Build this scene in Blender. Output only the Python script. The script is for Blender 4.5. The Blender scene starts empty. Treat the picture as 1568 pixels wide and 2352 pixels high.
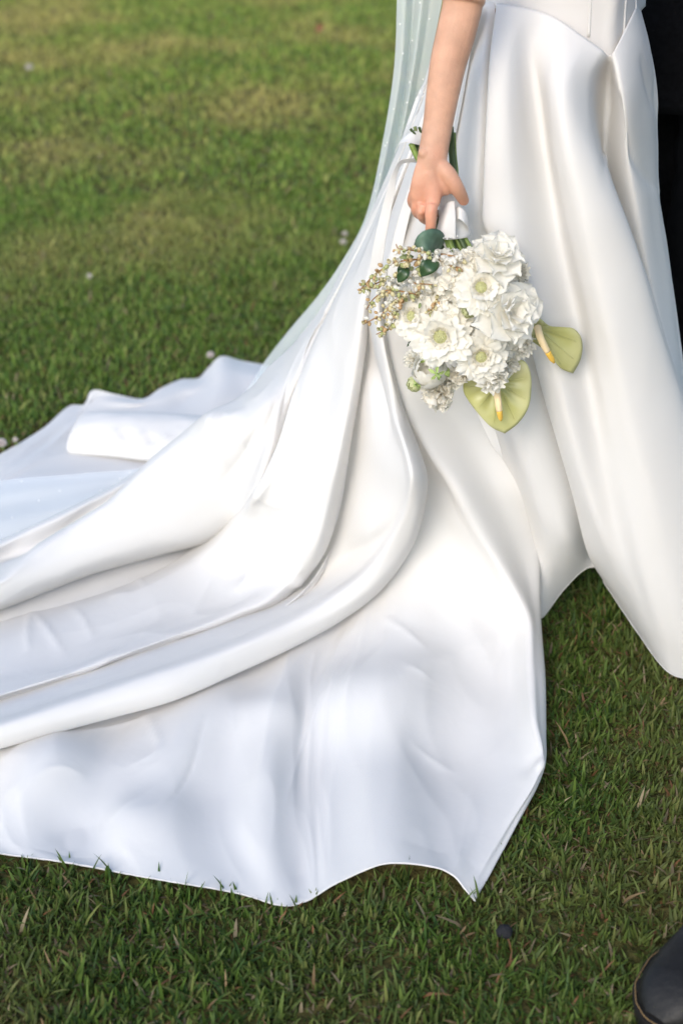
import bpy, bmesh, math, random
import numpy as np
from mathutils import Vector, Matrix, noise as mnoise

# ------------------------------------------------------------------ camera
SC = bpy.context.scene
COL = SC.collection
CAM_H, PITCH, FPX = 1.447, math.radians(30.0), 3266.7     # focal length in units of a 1568 x 2352 picture
cam = bpy.data.cameras.new('camera')
cam_ob = bpy.data.objects.new('camera', cam)
COL.objects.link(cam_ob)
cam_ob.location = (0, 0, CAM_H)
cam_ob.rotation_euler = (math.radians(90) - PITCH, 0, 0)
cam.sensor_fit = 'VERTICAL'
cam.sensor_height = 36
cam.lens = 50
cam.clip_start = 0.05
cam.clip_end = 2000
cam.dof.use_dof = True
cam.dof.focus_distance = 2.12
cam.dof.aperture_fstop = 2.9
SC.camera = cam_ob

# ------------------------------------------------------------------ sky, sun, exposure
SUN_EL, SUN_AZ = math.radians(35), math.radians(206)       # azimuth clockwise from +Y: behind the camera, to the left
w = bpy.data.worlds.new('World')
SC.world = w
w.use_nodes = True
nt = w.node_tree
nt.nodes.clear()
sky = nt.nodes.new('ShaderNodeTexSky')
sky.sky_type = 'NISHITA'
sky.sun_disc = False
sky.sun_elevation = SUN_EL
sky.sun_rotation = SUN_AZ
sky.air_density = 1.0
sky.dust_density = 1.0
sky.ozone_density = 0.35
bg = nt.nodes.new('ShaderNodeBackground')
bg.inputs['Strength'].default_value = 0.15
wo = nt.nodes.new('ShaderNodeOutputWorld')
nt.links.new(sky.outputs[0], bg.inputs['Color'])
nt.links.new(bg.outputs[0], wo.inputs['Surface'])
sl = bpy.data.lights.new('sun', 'SUN')
sl.energy = 1.0
sl.angle = math.radians(24)
sl.color = (1.0, 0.93, 0.845)
so = bpy.data.objects.new('sun', sl)
COL.objects.link(so)
sdir = Vector((math.sin(SUN_AZ) * math.cos(SUN_EL), math.cos(SUN_AZ) * math.cos(SUN_EL), math.sin(SUN_EL)))
so.rotation_euler = sdir.to_track_quat('Z', 'Y').to_euler()
so.location = sdir * 20
vs = SC.view_settings
vs.view_transform = 'Standard'
vs.look = 'None'
vs.exposure = 1.02
vs.gamma = 1.0
SC.cycles.max_bounces = 9
SC.cycles.diffuse_bounces = 7
SC.cycles.transparent_max_bounces = 12
SC.cycles.use_denoising = True

# ------------------------------------------------------------------ helpers
RNG = random.Random(7)
NPR = np.random.default_rng(11)


def P(px, py, v):
    """A place in the scene: sight line through (px, py) met with height v (v < 1.2) or with distance Y = v (v >= 1.2)."""
    dx = px - 784.0
    u = -(py - 1176.0)
    d = np.array([dx, math.cos(PITCH) * FPX + math.sin(PITCH) * u, -math.sin(PITCH) * FPX + math.cos(PITCH) * u])
    t = v / d[1] if v >= 1.2 else (v - CAM_H) / d[2]
    return np.array([0, 0, CAM_H]) + d * t


def V(px, py, v):
    return Vector(P(px, py, v))


def tag(o, label=None, cat=None, group=None, kind=None):
    if label: o['label'] = label
    if cat: o['category'] = cat
    if group: o['group'] = group
    if kind: o['kind'] = kind
    return o


def link(name, me, parent=None, mat=None):
    o = bpy.data.objects.new(name, me)
    COL.objects.link(o)
    if parent is not None:
        o.parent = parent
    if mat is not None and me is not None and not me.materials:
        me.materials.append(mat)
    return o


def mesh(name, verts, faces, smooth=True):
    me = bpy.data.meshes.new(name)
    me.from_pydata([tuple(map(float, v)) for v in verts], [], [tuple(map(int, f)) for f in faces])
    if smooth:
        me.polygons.foreach_set('use_smooth', [True] * len(me.polygons))
    me.update()
    return me


def empty(name, loc=(0, 0, 0), parent=None):
    o = bpy.data.objects.new(name, None)
    COL.objects.link(o)
    o.location = loc
    o.empty_display_size = 0.05
    if parent is not None:
        o.parent = parent
    return o


def cat(pts, n, closed=False):
    """Centripetal Catmull-Rom through pts (k x 3), n samples evenly spaced in arc length."""
    p = np.asarray(pts, float)
    if len(p) == 2:
        s = np.linspace(0, 1, n)[:, None]
        return p[0] * (1 - s) + p[1] * s
    p = np.vstack([2 * p[0] - p[1], p, 2 * p[-1] - p[-2]])
    out = []
    for i in range(1, len(p) - 2):
        a, b, c, d = p[i - 1], p[i], p[i + 1], p[i + 2]
        t0 = 0.0
        t1 = t0 + max(np.linalg.norm(b - a), 1e-6) ** 0.5
        t2 = t1 + max(np.linalg.norm(c - b), 1e-6) ** 0.5
        t3 = t2 + max(np.linalg.norm(d - c), 1e-6) ** 0.5
        t = np.linspace(t1, t2, 17)[:, None]
        if i < len(p) - 3:
            t = t[:-1]
        A1 = (t1 - t) / (t1 - t0) * a + (t - t0) / (t1 - t0) * b
        A2 = (t2 - t) / (t2 - t1) * b + (t - t1) / (t2 - t1) * c
        A3 = (t3 - t) / (t3 - t2) * c + (t - t2) / (t3 - t2) * d
        B1 = (t2 - t) / (t2 - t0) * A1 + (t - t0) / (t2 - t0) * A2
        B2 = (t3 - t) / (t3 - t1) * A2 + (t - t1) / (t3 - t1) * A3
        out.append((t2 - t) / (t2 - t1) * B1 + (t - t1) / (t2 - t1) * B2)
    q = np.vstack(out)
    s = np.concatenate([[0], np.cumsum(np.linalg.norm(np.diff(q, axis=0), axis=1))])
    ss = np.linspace(0, s[-1], n)
    return np.stack([np.interp(ss, s, q[:, k]) for k in range(3)], axis=1)


def tube_np(path, radii, sides=10, flat=1.0, caps=True, ref=(0, 1, 0)):
    """Tube along path (k x 3) with radii (k); returns verts, faces."""
    p = np.asarray(path, float)
    k = len(p)
    r = np.broadcast_to(np.asarray(radii, float), (k,)) if np.ndim(radii) <= 1 else radii
    tan = np.gradient(p, axis=0)
    tan /= np.maximum(np.linalg.norm(tan, axis=1), 1e-9)[:, None]
    ref = np.asarray(ref, float)
    vs_, fs = [], []
    n = ref - tan[0] * np.dot(ref, tan[0])
    if np.linalg.norm(n) < 1e-3:
        n = np.array([1.0, 0, 0]) - tan[0] * tan[0][0]
    n /= np.linalg.norm(n)
    for i in range(k):
        n = n - tan[i] * np.dot(n, tan[i])
        n /= max(np.linalg.norm(n), 1e-9)
        b = np.cross(tan[i], n)
        for j in range(sides):
            a = 2 * math.pi * j / sides
            vs_.append(p[i] + r[i] * (flat * math.cos(a) * n + math.sin(a) * b))
    for i in range(k - 1):
        for j in range(sides):
            j2 = (j + 1) % sides
            fs.append((i * sides + j, i * sides + j2, (i + 1) * sides + j2, (i + 1) * sides + j))
    if caps:
        fs.append(tuple(range(sides - 1, -1, -1)))
        fs.append(tuple((k - 1) * sides + j for j in range(sides)))
    return vs_, fs


class MB:
    def __init__(s): s.v, s.f = [], []
    def add(s, vf):
        o = len(s.v)
        s.v += list(vf[0]); s.f += [tuple(i + o for i in f) for f in vf[1]]
        return s
    def me(s, name, smooth=True): return mesh(name, s.v, s.f, smooth)


def vnoise(x, y, z=0.0):
    return mnoise.noise((x, y, z))


# ------------------------------------------------------------------ materials
def newmat(name):
    m = bpy.data.materials.new(name)
    m.use_nodes = True
    nt_ = m.node_tree
    b = nt_.nodes['Principled BSDF']
    return m, nt_, b


def N(nt_, t, **kw):
    n = nt_.nodes.new(t)
    for k, v_ in kw.items():
        setattr(n, k, v_)
    return n


def simple(name, col, rough=0.6, spec=0.4, var=0.12, scale=60.0, bump=0.0, bscale=400.0, sss=0.0, trans=0.0, metal=0.0, sheen=0.0):
    """Principled material with noise variation in value, optional fine relief and translucency."""
    m, nt_, b = newmat(name)
    L = nt_.links
    tc = N(nt_, 'ShaderNodeTexCoord')
    nz = N(nt_, 'ShaderNodeTexNoise')
    nz.inputs['Scale'].default_value = scale
    nz.inputs['Detail'].default_value = 4
    L.new(tc.outputs['Object'], nz.inputs['Vector'])
    cr = N(nt_, 'ShaderNodeValToRGB')
    cr.color_ramp.elements[0].position = 0.3
    cr.color_ramp.elements[1].position = 0.7
    cr.color_ramp.elements[0].color = tuple(c * (1 - var) for c in col) + (1,)
    cr.color_ramp.elements[1].color = tuple(min(1, c * (1 + var)) for c in col) + (1,)
    L.new(nz.outputs['Fac'], cr.inputs['Fac'])
    L.new(cr.outputs['Color'], b.inputs['Base Color'])
    b.inputs['Roughness'].default_value = rough
    b.inputs['Specular IOR Level'].default_value = spec
    b.inputs['Metallic'].default_value = metal
    if sheen:
        b.inputs['Sheen Weight'].default_value = sheen
    if sss:
        b.inputs['Subsurface Weight'].default_value = sss
        b.inputs['Subsurface Radius'].default_value = (0.01, 0.005, 0.003)
        b.inputs['Subsurface Scale'].default_value = 0.4
    if bump:
        n2 = N(nt_, 'ShaderNodeTexNoise')
        n2.inputs['Scale'].default_value = bscale
        n2.inputs['Detail'].default_value = 5
        L.new(tc.outputs['Object'], n2.inputs['Vector'])
        bp = N(nt_, 'ShaderNodeBump')
        bp.inputs['Strength'].default_value = bump
        bp.inputs['Distance'].default_value = 0.002
        L.new(n2.outputs['Fac'], bp.inputs['Height'])
        L.new(bp.outputs['Normal'], b.inputs['Normal'])
    if trans:
        tr = N(nt_, 'ShaderNodeBsdfTranslucent')
        L.new(cr.outputs['Color'], tr.inputs['Color'])
        mx = N(nt_, 'ShaderNodeMixShader')
        mx.inputs['Fac'].default_value = trans
        L.new(b.outputs[0], mx.inputs[1])
        L.new(tr.outputs[0], mx.inputs[2])
        L.new(mx.outputs[0], nt_.nodes['Material Output'].inputs['Surface'])
    return m
# ------------------------------------------------------------------ lawn
def lawn_material():
    m, nt_, b = newmat('turf')
    L = nt_.links
    tc = N(nt_, 'ShaderNodeTexCoord')
    n1 = N(nt_, 'ShaderNodeTexNoise'); n1.inputs['Scale'].default_value = 2.2; n1.inputs['Detail'].default_value = 6
    n2 = N(nt_, 'ShaderNodeTexNoise'); n2.inputs['Scale'].default_value = 45; n2.inputs['Detail'].default_value = 6
    L.new(tc.outputs['Object'], n1.inputs['Vector']); L.new(tc.outputs['Object'], n2.inputs['Vector'])
    c1 = N(nt_, 'ShaderNodeValToRGB')
    c1.color_ramp.elements[0].position = .35; c1.color_ramp.elements[1].position = .68
    c1.color_ramp.elements[0].color = (0.075, 0.075, 0.026, 1); c1.color_ramp.elements[1].color = (0.125, 0.105, 0.048, 1)
    L.new(n1.outputs['Fac'], c1.inputs['Fac'])
    c2 = N(nt_, 'ShaderNodeValToRGB')
    c2.color_ramp.elements[0].position = .3; c2.color_ramp.elements[1].position = .7
    c2.color_ramp.elements[0].color = (0.35, 0.35, 0.3, 1); c2.color_ramp.elements[1].color = (1.25, 1.2, 1.0, 1)
    L.new(n2.outputs['Fac'], c2.inputs['Fac'])
    mx = N(nt_, 'ShaderNodeMixRGB', blend_type='MULTIPLY'); mx.inputs['Fac'].default_value = 1
    L.new(c1.outputs['Color'], mx.inputs[1]); L.new(c2.outputs['Color'], mx.inputs[2])
    L.new(mx.outputs['Color'], b.inputs['Base Color'])
    b.inputs['Roughness'].default_value = 0.95
    b.inputs['Specular IOR Level'].default_value = 0.1
    bp = N(nt_, 'ShaderNodeBump'); bp.inputs['Strength'].default_value = .8; bp.inputs['Distance'].default_value = .02
    L.new(n2.outputs['Fac'], bp.inputs['Height']); L.new(bp.outputs['Normal'], b.inputs['Normal'])
    return m


lawn = link('lawn', mesh('lawn', [(-400, -60, 0), (400, -60, 0), (400, 900, 0), (-400, 900, 0)], [(0, 1, 2, 3)], False), None, lawn_material())
tag(lawn, kind='structure')


def blade_material():
    m, nt_, b = newmat('grass_blade')
    L = nt_.links
    at = N(nt_, 'ShaderNodeAttribute'); at.attribute_name = 'blade_colour'
    L.new(at.outputs['Color'], b.inputs['Base Color'])
    b.inputs['Roughness'].default_value = 0.55
    b.inputs['Specular IOR Level'].default_value = 0.25
    tr = N(nt_, 'ShaderNodeBsdfTranslucent')
    L.new(at.outputs['Color'], tr.inputs['Color'])
    mx = N(nt_, 'ShaderNodeMixShader'); mx.inputs['Fac'].default_value = .38
    L.new(b.outputs[0], mx.inputs[1]); L.new(tr.outputs[0], mx.inputs[2])
    L.new(mx.outputs[0], nt_.nodes['Material Output'].inputs['Surface'])
    return m


def inside(px, py, poly):
    r = np.zeros(len(px), bool)
    n = len(poly)
    for i in range(n):
        x1, y1 = poly[i]; x2, y2 = poly[(i + 1) % n]
        c = ((y1 > py) != (y2 > py)) & (px < (x2 - x1) * (py - y1) / (y2 - y1 + 1e-12) + x1)
        r ^= c
    return r


HEM = [(0,1960),(140,1978),(270,2003),(380,2022),(550,2052),(640,2078),(700,2070),(785,2022),(880,1998),(985,2002),(1040,2022),(1090,2068),
       (1172,1908),(1240,1776),(1246,1690),(1242,1560),(1236,1420),(1225,1300),(1180,1150),(1000,1000),(800,930),(700,890),(620,846),(555,836),(508,832),(480,852),(455,874),(420,878),(370,900),(330,920),
       (270,914),(212,912),(196,934),(165,936),(100,988),(0,1048),(-150,1124),(-400,1264),(-520,1400),(-560,1600),(-520,1800),(-500,1885),(-240,1924)]
HEM_XY = [tuple(P(x, y, 0.0)[:2]) for x, y in HEM]


def fbm(x, y, s, seed):
    return np.array([mnoise.noise((a * s, b * s, seed)) for a, b in zip(x, y)])


def grass_field(name, y0, y1, dens, hgt, wid, seed, label, dry=0.1):
    g = np.random.default_rng(seed)
    half1 = 0.27 * y1 + 0.55
    n = int(dens * (y1 - y0) * 2 * half1)
    x = g.uniform(-half1, half1, n); y = g.uniform(y0, y1, n)
    k = np.abs(x) < 0.27 * y + 0.55
    x, y = x[k], y[k]
    k = ~(inside(x, y, HEM_XY) | inside(x + .012, y, HEM_XY) | inside(x - .012, y, HEM_XY) | inside(x, y + .014, HEM_XY))
    x, y = x[k], y[k]
    # tufts: pull part of the blades together, thin others out
    cl = fbm(x, y, 28.0, 3.3) + 0.6 * fbm(x, y, 9.0, 8.1)
    k = g.uniform(-0.95, 0.55, len(x)) < cl + (0.25 if y0 < 2 else 0.55)
    x, y, cl = x[k], y[k], cl[k]
    n = len(x)
    big = fbm(x, y, 1.6, 1.7) + 0.5 * fbm(x, y, 5.0, 5.5)
    h = hgt * g.lognormal(0, 0.32, n) * (1 + 0.35 * np.clip(cl, -.8, .9))
    wd = wid * g.uniform(0.65, 1.35, n)
    az = g.uniform(0, 2 * np.pi, n)
    lean = np.abs(g.normal(0.75, 0.42, n))
    dead = g.uniform(0, 1, n) < dry + 0.12 * np.clip(big, 0, 1)
    lean = np.where(dead, lean + 0.45, lean)
    dx, dy = np.cos(az), np.sin(az)
    sx, sy = -dy, dx
    tw = g.uniform(-0.9, 0.9, n)
    sx, sy = sx * np.cos(tw) - sy * np.sin(tw), sx * np.sin(tw) + sy * np.cos(tw)
    # centre line at 0, .4, .75, 1 with growing lean
    fr = [0.0, 0.4, 0.75, 1.0]; ww = [0.9, 1.0, 0.62, 0.0]
    pts = []
    cx, cy, cz = x.copy(), y.copy(), np.full(n, -0.004)
    prev = 0.0
    lines = []
    for f in fr:
        step = (f - prev) * h
        a = np.clip(lean * (0.35 + 0.9 * f), 0, 1.5)
        cx = cx + dx * np.sin(a) * step; cy = cy + dy * np.sin(a) * step; cz = cz + np.cos(a) * step
        prev = f
        lines.append((cx.copy(), cy.copy(), cz.copy()))
    verts = np.zeros((n, 7, 3))
    for i in range(3):
        lx, ly, lz = lines[i]
        o = ww[i] * wd * 0.5
        verts[:, 2 * i] = np.stack([lx - sx * o, ly - sy * o, lz], 1)
        verts[:, 2 * i + 1] = np.stack([lx + sx * o, ly + sy * o, lz], 1)
    verts[:, 6] = np.stack(lines[3], 1)
    base = np.array([[0.072, 0.125, 0.020], [0.115, 0.175, 0.034], [0.165, 0.190, 0.052], [0.048, 0.095, 0.022]])
    ci = g.choice(4, n, p=[.36, .30, .16, .18])
    col = base[ci] * g.uniform(.75, 1.3, n)[:, None]
    yel = np.clip(big * 0.9 + 0.15, 0, .75)[:, None]
    col = col * (1 - yel) + yel * np.array([0.205, 0.200, 0.068]) * g.uniform(.8, 1.2, n)[:, None]
    dc = np.array([[0.30, 0.20, 0.10], [0.22, 0.17, 0.10], [0.34, 0.27, 0.16], [0.26, 0.13, 0.06]])[g.integers(0, 4, n)] * g.uniform(.6, 1.15, n)[:, None]
    tt = np.interp(y, [1.0, 2.2, 3.0, 4.6, 6.0, 9.0], [.95, 1.0, 1.6, 2.2, 2.7, 3.0])  # stronger light on the far lawn painted into blade colour, growing with distance
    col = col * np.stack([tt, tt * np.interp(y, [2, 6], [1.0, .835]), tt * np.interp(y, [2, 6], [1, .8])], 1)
    col = np.where(dead[:, None], dc, col)
    me = bpy.data.meshes.new(name)
    me.vertices.add(n * 7)
    me.vertices.foreach_set('co', verts.reshape(-1).astype(np.float32))
    o = (np.arange(n) * 7)[:, None]
    loops = np.concatenate([o + np.array([0, 1, 3, 2]), o + np.array([2, 3, 5, 4]), o + np.array([4, 5, 6])], axis=1).reshape(-1)
    me.loops.add(len(loops))
    me.loops.foreach_set('vertex_index', loops.astype(np.int32))
    st = (np.arange(n) * 11)[:, None] + np.array([0, 4, 8])
    me.polygons.add(n * 3)
    me.polygons.foreach_set('loop_start', st.reshape(-1).astype(np.int32))
    me.polygons.foreach_set('use_smooth', np.ones(n * 3, bool))
    me.update(calc_edges=True)
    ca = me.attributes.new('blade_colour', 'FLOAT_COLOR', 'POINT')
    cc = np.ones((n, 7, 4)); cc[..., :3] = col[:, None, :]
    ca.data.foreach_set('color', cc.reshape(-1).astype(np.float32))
    ob = link(name, me, None, BLADE)
    tag(ob, label, 'grass', kind='stuff')
    return ob


BLADE = blade_material()
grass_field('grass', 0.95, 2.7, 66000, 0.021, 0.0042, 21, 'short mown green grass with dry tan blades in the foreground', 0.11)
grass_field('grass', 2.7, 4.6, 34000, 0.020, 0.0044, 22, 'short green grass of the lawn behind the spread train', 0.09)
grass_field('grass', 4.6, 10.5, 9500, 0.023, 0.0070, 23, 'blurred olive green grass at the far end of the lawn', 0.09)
# ------------------------------------------------------------------ wedding gown
def satin_material():
    m, nt_, b = newmat('ivory_satin')
    L = nt_.links
    tc = N(nt_, 'ShaderNodeTexCoord')
    nz = N(nt_, 'ShaderNodeTexNoise')
    nz.inputs['Scale'].default_value = 7
    nz.inputs['Detail'].default_value = 5
    L.new(tc.outputs['Object'], nz.inputs['Vector'])
    cr = N(nt_, 'ShaderNodeValToRGB')
    cr.color_ramp.elements[0].color = (0.862, 0.855, 0.842, 1)
    cr.color_ramp.elements[1].color = (0.888, 0.884, 0.874, 1)
    L.new(nz.outputs['Fac'], cr.inputs['Fac'])
    L.new(cr.outputs['Color'], b.inputs['Base Color'])
    b.inputs['Roughness'].default_value = 0.48
    b.inputs['Specular IOR Level'].default_value = 0.12
    b.inputs['Sheen Weight'].default_value = 0.05
    b.inputs['Sheen Roughness'].default_value = 0.4
    # weave: very fine cross threads, and soft handling creases
    wv = N(nt_, 'ShaderNodeTexNoise')
    wv.inputs['Scale'].default_value = 900
    L.new(tc.outputs['Object'], wv.inputs['Vector'])
    cs = N(nt_, 'ShaderNodeTexNoise')
    cs.inputs['Scale'].default_value = 14
    cs.inputs['Detail'].default_value = 3
    cs.inputs['Distortion'].default_value = 0.6
    L.new(tc.outputs['Object'], cs.inputs['Vector'])
    b1 = N(nt_, 'ShaderNodeBump')
    b1.inputs['Strength'].default_value = 0.05
    b1.inputs['Distance'].default_value = 0.0006
    L.new(wv.outputs['Fac'], b1.inputs['Height'])
    b2 = N(nt_, 'ShaderNodeBump')
    b2.inputs['Strength'].default_value = 0.25
    b2.inputs['Distance'].default_value = 0.006
    L.new(cs.outputs['Fac'], b2.inputs['Height'])
    L.new(b1.outputs['Normal'], b2.inputs['Normal'])
    L.new(b2.outputs['Normal'], b.inputs['Normal'])
    tr = N(nt_, 'ShaderNodeBsdfTranslucent')
    tr.inputs['Color'].default_value = (0.90, 0.86, 0.805, 1)
    mx = N(nt_, 'ShaderNodeMixShader')
    mx.inputs['Fac'].default_value = 0.42
    L.new(b.outputs[0], mx.inputs[1])
    L.new(tr.outputs[0], mx.inputs[2])
    L.new(mx.outputs[0], nt_.nodes['Material Output'].inputs['Surface'])
    return m


SATIN = satin_material()


def loft(name, cols, nu=150, nv=220, parent=None, mat=None, thick=0.0009, bumps=(), relax=2, split=0.5, crumple=0.0, cseed=0, cscale=9.0, relief=None, under=(), creases=()):
    """Cloth panel through the fold lines in cols; each fold line runs from the waist to the hem."""
    def line(c):
        a = [i for i, q in enumerate(c) if len(q) > 3]
        pts = [P(*q[:3]) for q in c]
        if not a:
            return cat(pts, nv)
        n1 = int(nv * split)                                            # the marked points of all fold lines meet on one row
        full = cat(pts, 900)
        i0 = int(np.argmin(((full - pts[a[0]]) ** 2).sum(axis=1)))
        def res(q, n):
            s_ = np.concatenate([[0], np.cumsum(np.linalg.norm(np.diff(q, axis=0), axis=1))])
            t_ = np.linspace(0, s_[-1], n)
            return np.stack([np.interp(t_, s_, q[:, k_]) for k_ in range(3)], axis=1)
        return np.vstack([res(full[:i0 + 1], n1)[:-1], res(full[i0:], nv - n1 + 1)])
    C = np.array([line(c) for c in cols])          # k x nv x 3
    eye = np.array([0, 0, CAM_H])
    if relief:                                                          # flatten or deepen the folds
        k_ = len(cols)
        D = np.linalg.norm(C - eye, axis=2)
        xs = np.linspace(-1, 1, k_)
        A = np.stack([np.ones(k_), xs, xs**2], 1)
        fit = A @ np.linalg.lstsq(A, D, rcond=None)[0]
        kk = np.linspace(relief[0], relief[1], nv)[None]
        D2 = fit + (D - fit) * kk
        C2 = eye + (C - eye) * (D2 / D)[..., None]
        zc = np.maximum(np.minimum(C[..., 2], 0.012), 0.006)            # never under the ground: slide back up the sight line
        t = np.where(C2[..., 2] < zc, (CAM_H - zc) / np.maximum(CAM_H - C2[..., 2], 1e-6), 1.0)
        C = eye + (C2 - eye) * t[..., None]
    for (a_, b_, c_, dd, v0, v1) in under:                                      # turn an edge under the panel
        ray = C[b_] - eye
        ray /= np.linalg.norm(ray, axis=1)[:, None]
        q = C[b_] + 0.35 * (C[c_] - C[b_]) + ray * dd
        low = q[:, 2] < 0.008
        q[low] = eye + (q[low] - eye) * ((CAM_H - 0.008) / (CAM_H - q[low, 2]))[:, None]
        wv_ = np.clip((v1 - np.linspace(0, 1, nv)) / (v1 - v0), 0, 1)[:, None]
        C[a_] = q * wv_ + C[a_] * (1 - wv_)
    # position of the fold lines across the panel, from their mean spacing
    gaps = np.linalg.norm(np.diff(C, axis=0), axis=2).mean(axis=1) ** 0.5
    s = np.concatenate([[0], np.cumsum(gaps)]); s /= s[-1]
    k = len(cols)
    Cx = np.concatenate([2 * C[:1] - C[1:2], C, 2 * C[-1:] - C[-2:-1]])
    sx = np.concatenate([[2 * s[0] - s[1]], s, [2 * s[-1] - s[-2]]])
    us = np.linspace(0, 1, nu)
    G = np.zeros((nu, nv, 3))
    for i, u in enumerate(us):
        j = min(max(np.searchsorted(s, u, side='right') - 1, 0), k - 2)
        a, b, c, d = Cx[j], Cx[j + 1], Cx[j + 2], Cx[j + 3]
        t0, t1, t2, t3 = sx[j], sx[j + 1], sx[j + 2], sx[j + 3]
        t = (u - t1) / (t2 - t1)
        m1 = ((c - b) / (t2 - t1) * (t1 - t0) + (b - a) / (t1 - t0) * (t2 - t1)) / (t2 - t0) * (t2 - t1)
        m2 = ((d - c) / (t3 - t2) * (t2 - t1) + (c - b) / (t2 - t1) * (t3 - t2)) / (t3 - t1) * (t2 - t1)
        G[i] = (2 * t**3 - 3 * t**2 + 1) * b + (t**3 - 2 * t**2 + t) * m1 + (-2 * t**3 + 3 * t**2) * c + (t**3 - t**2) * m2
    for _ in range(relax):
        H = G.copy()
        H[1:-1, 1:-1] = 0.5 * G[1:-1, 1:-1] + 0.125 * (G[2:, 1:-1] + G[:-2, 1:-1] + G[1:-1, 2:] + G[1:-1, :-2])
        G = H
    # sharp or soft local dents and bumps: (px, py, h, radius, amount)
    nrm = np.cross(np.gradient(G, axis=0), np.gradient(G, axis=1))
    nrm /= np.maximum(np.linalg.norm(nrm, axis=2, keepdims=True), 1e-9)
    tocam = np.array([0, 0, CAM_H]) - G
    nrm *= np.sign((nrm * tocam).sum(axis=2, keepdims=True))
    if crumple:
        su = np.concatenate([[0], np.cumsum(np.linalg.norm(np.diff(G, axis=0), axis=2).mean(axis=1))])
        sv = np.concatenate([[0], np.cumsum(np.linalg.norm(np.diff(G, axis=1), axis=2).mean(axis=0))])
        D = np.zeros((nu, nv))
        for i in range(nu):
            for j in range(nv):
                x, y = su[i] * cscale, sv[j] * cscale * 0.55
                wx = mnoise.noise((x * .5, y * .5, cseed + 9.1)) * 1.2
                D[i, j] = (0.5 - abs(mnoise.noise((x + wx, y - wx, cseed)))) + 0.45 * (0.5 - abs(mnoise.noise((x * 2.1 + y + wx, y * 1.7 - x, cseed + 4.2)))) - 0.5
        D = D * np.clip(np.minimum(np.arange(nv)[None], nv - 1 - np.arange(nv)[None]) / 12.0, 0, 1)
        D = D * np.clip(np.minimum(np.arange(nu)[:, None], nu - 1 - np.arange(nu)[:, None]) / (0.16 * nu), 0, 1)
        G += nrm * (D * crumple)[..., None]
    if creases:                                                         # pressed-in creases: (points, width, height)
        dv = G - eye
        dep = dv[..., 1] * math.cos(PITCH) - dv[..., 2] * math.sin(PITCH)
        gx = 784 + dv[..., 0] / dep * FPX
        gy = 1176 - (dv[..., 1] * math.sin(PITCH) + dv[..., 2] * math.cos(PITCH)) / dep * FPX
        for (pts, cw, amt) in creases:
            q = cat([(a, b, 0) for a, b in pts], 50)
            best = np.full(gx.shape, 1e9); tt = np.zeros(gx.shape)
            for i_, (qx, qy, _) in enumerate(q):
                d_ = np.hypot(gx - qx, gy - qy)
                m_ = d_ < best
                best[m_] = d_[m_]; tt[m_] = i_ / 49
            G += nrm * (amt * np.exp(-best / cw) * np.sin(np.pi * np.clip(tt, .02, .98)) ** .6)[..., None]
    for (bx, by, bh, br, amt) in bumps:
        c = P(bx, by, bh)
        d2 = ((G - c) ** 2).sum(axis=2) / br**2
        G += nrm * (amt * np.exp(-d2))[..., None]
    G[..., 2] = np.maximum(G[..., 2], 0.006)
    idx = np.arange(nu * nv).reshape(nu, nv)
    f = np.stack([idx[:-1, :-1], idx[1:, :-1], idx[1:, 1:], idx[:-1, 1:]], axis=-1).reshape(-1, 4)
    me = mesh(name, G.reshape(-1, 3), f)
    o = link(name, me, parent, mat or SATIN)
    if thick:
        sd = o.modifiers.new('cloth_thickness', 'SOLIDIFY')
        sd.thickness = thick
        sd.offset = 0
    return o, G


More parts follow.
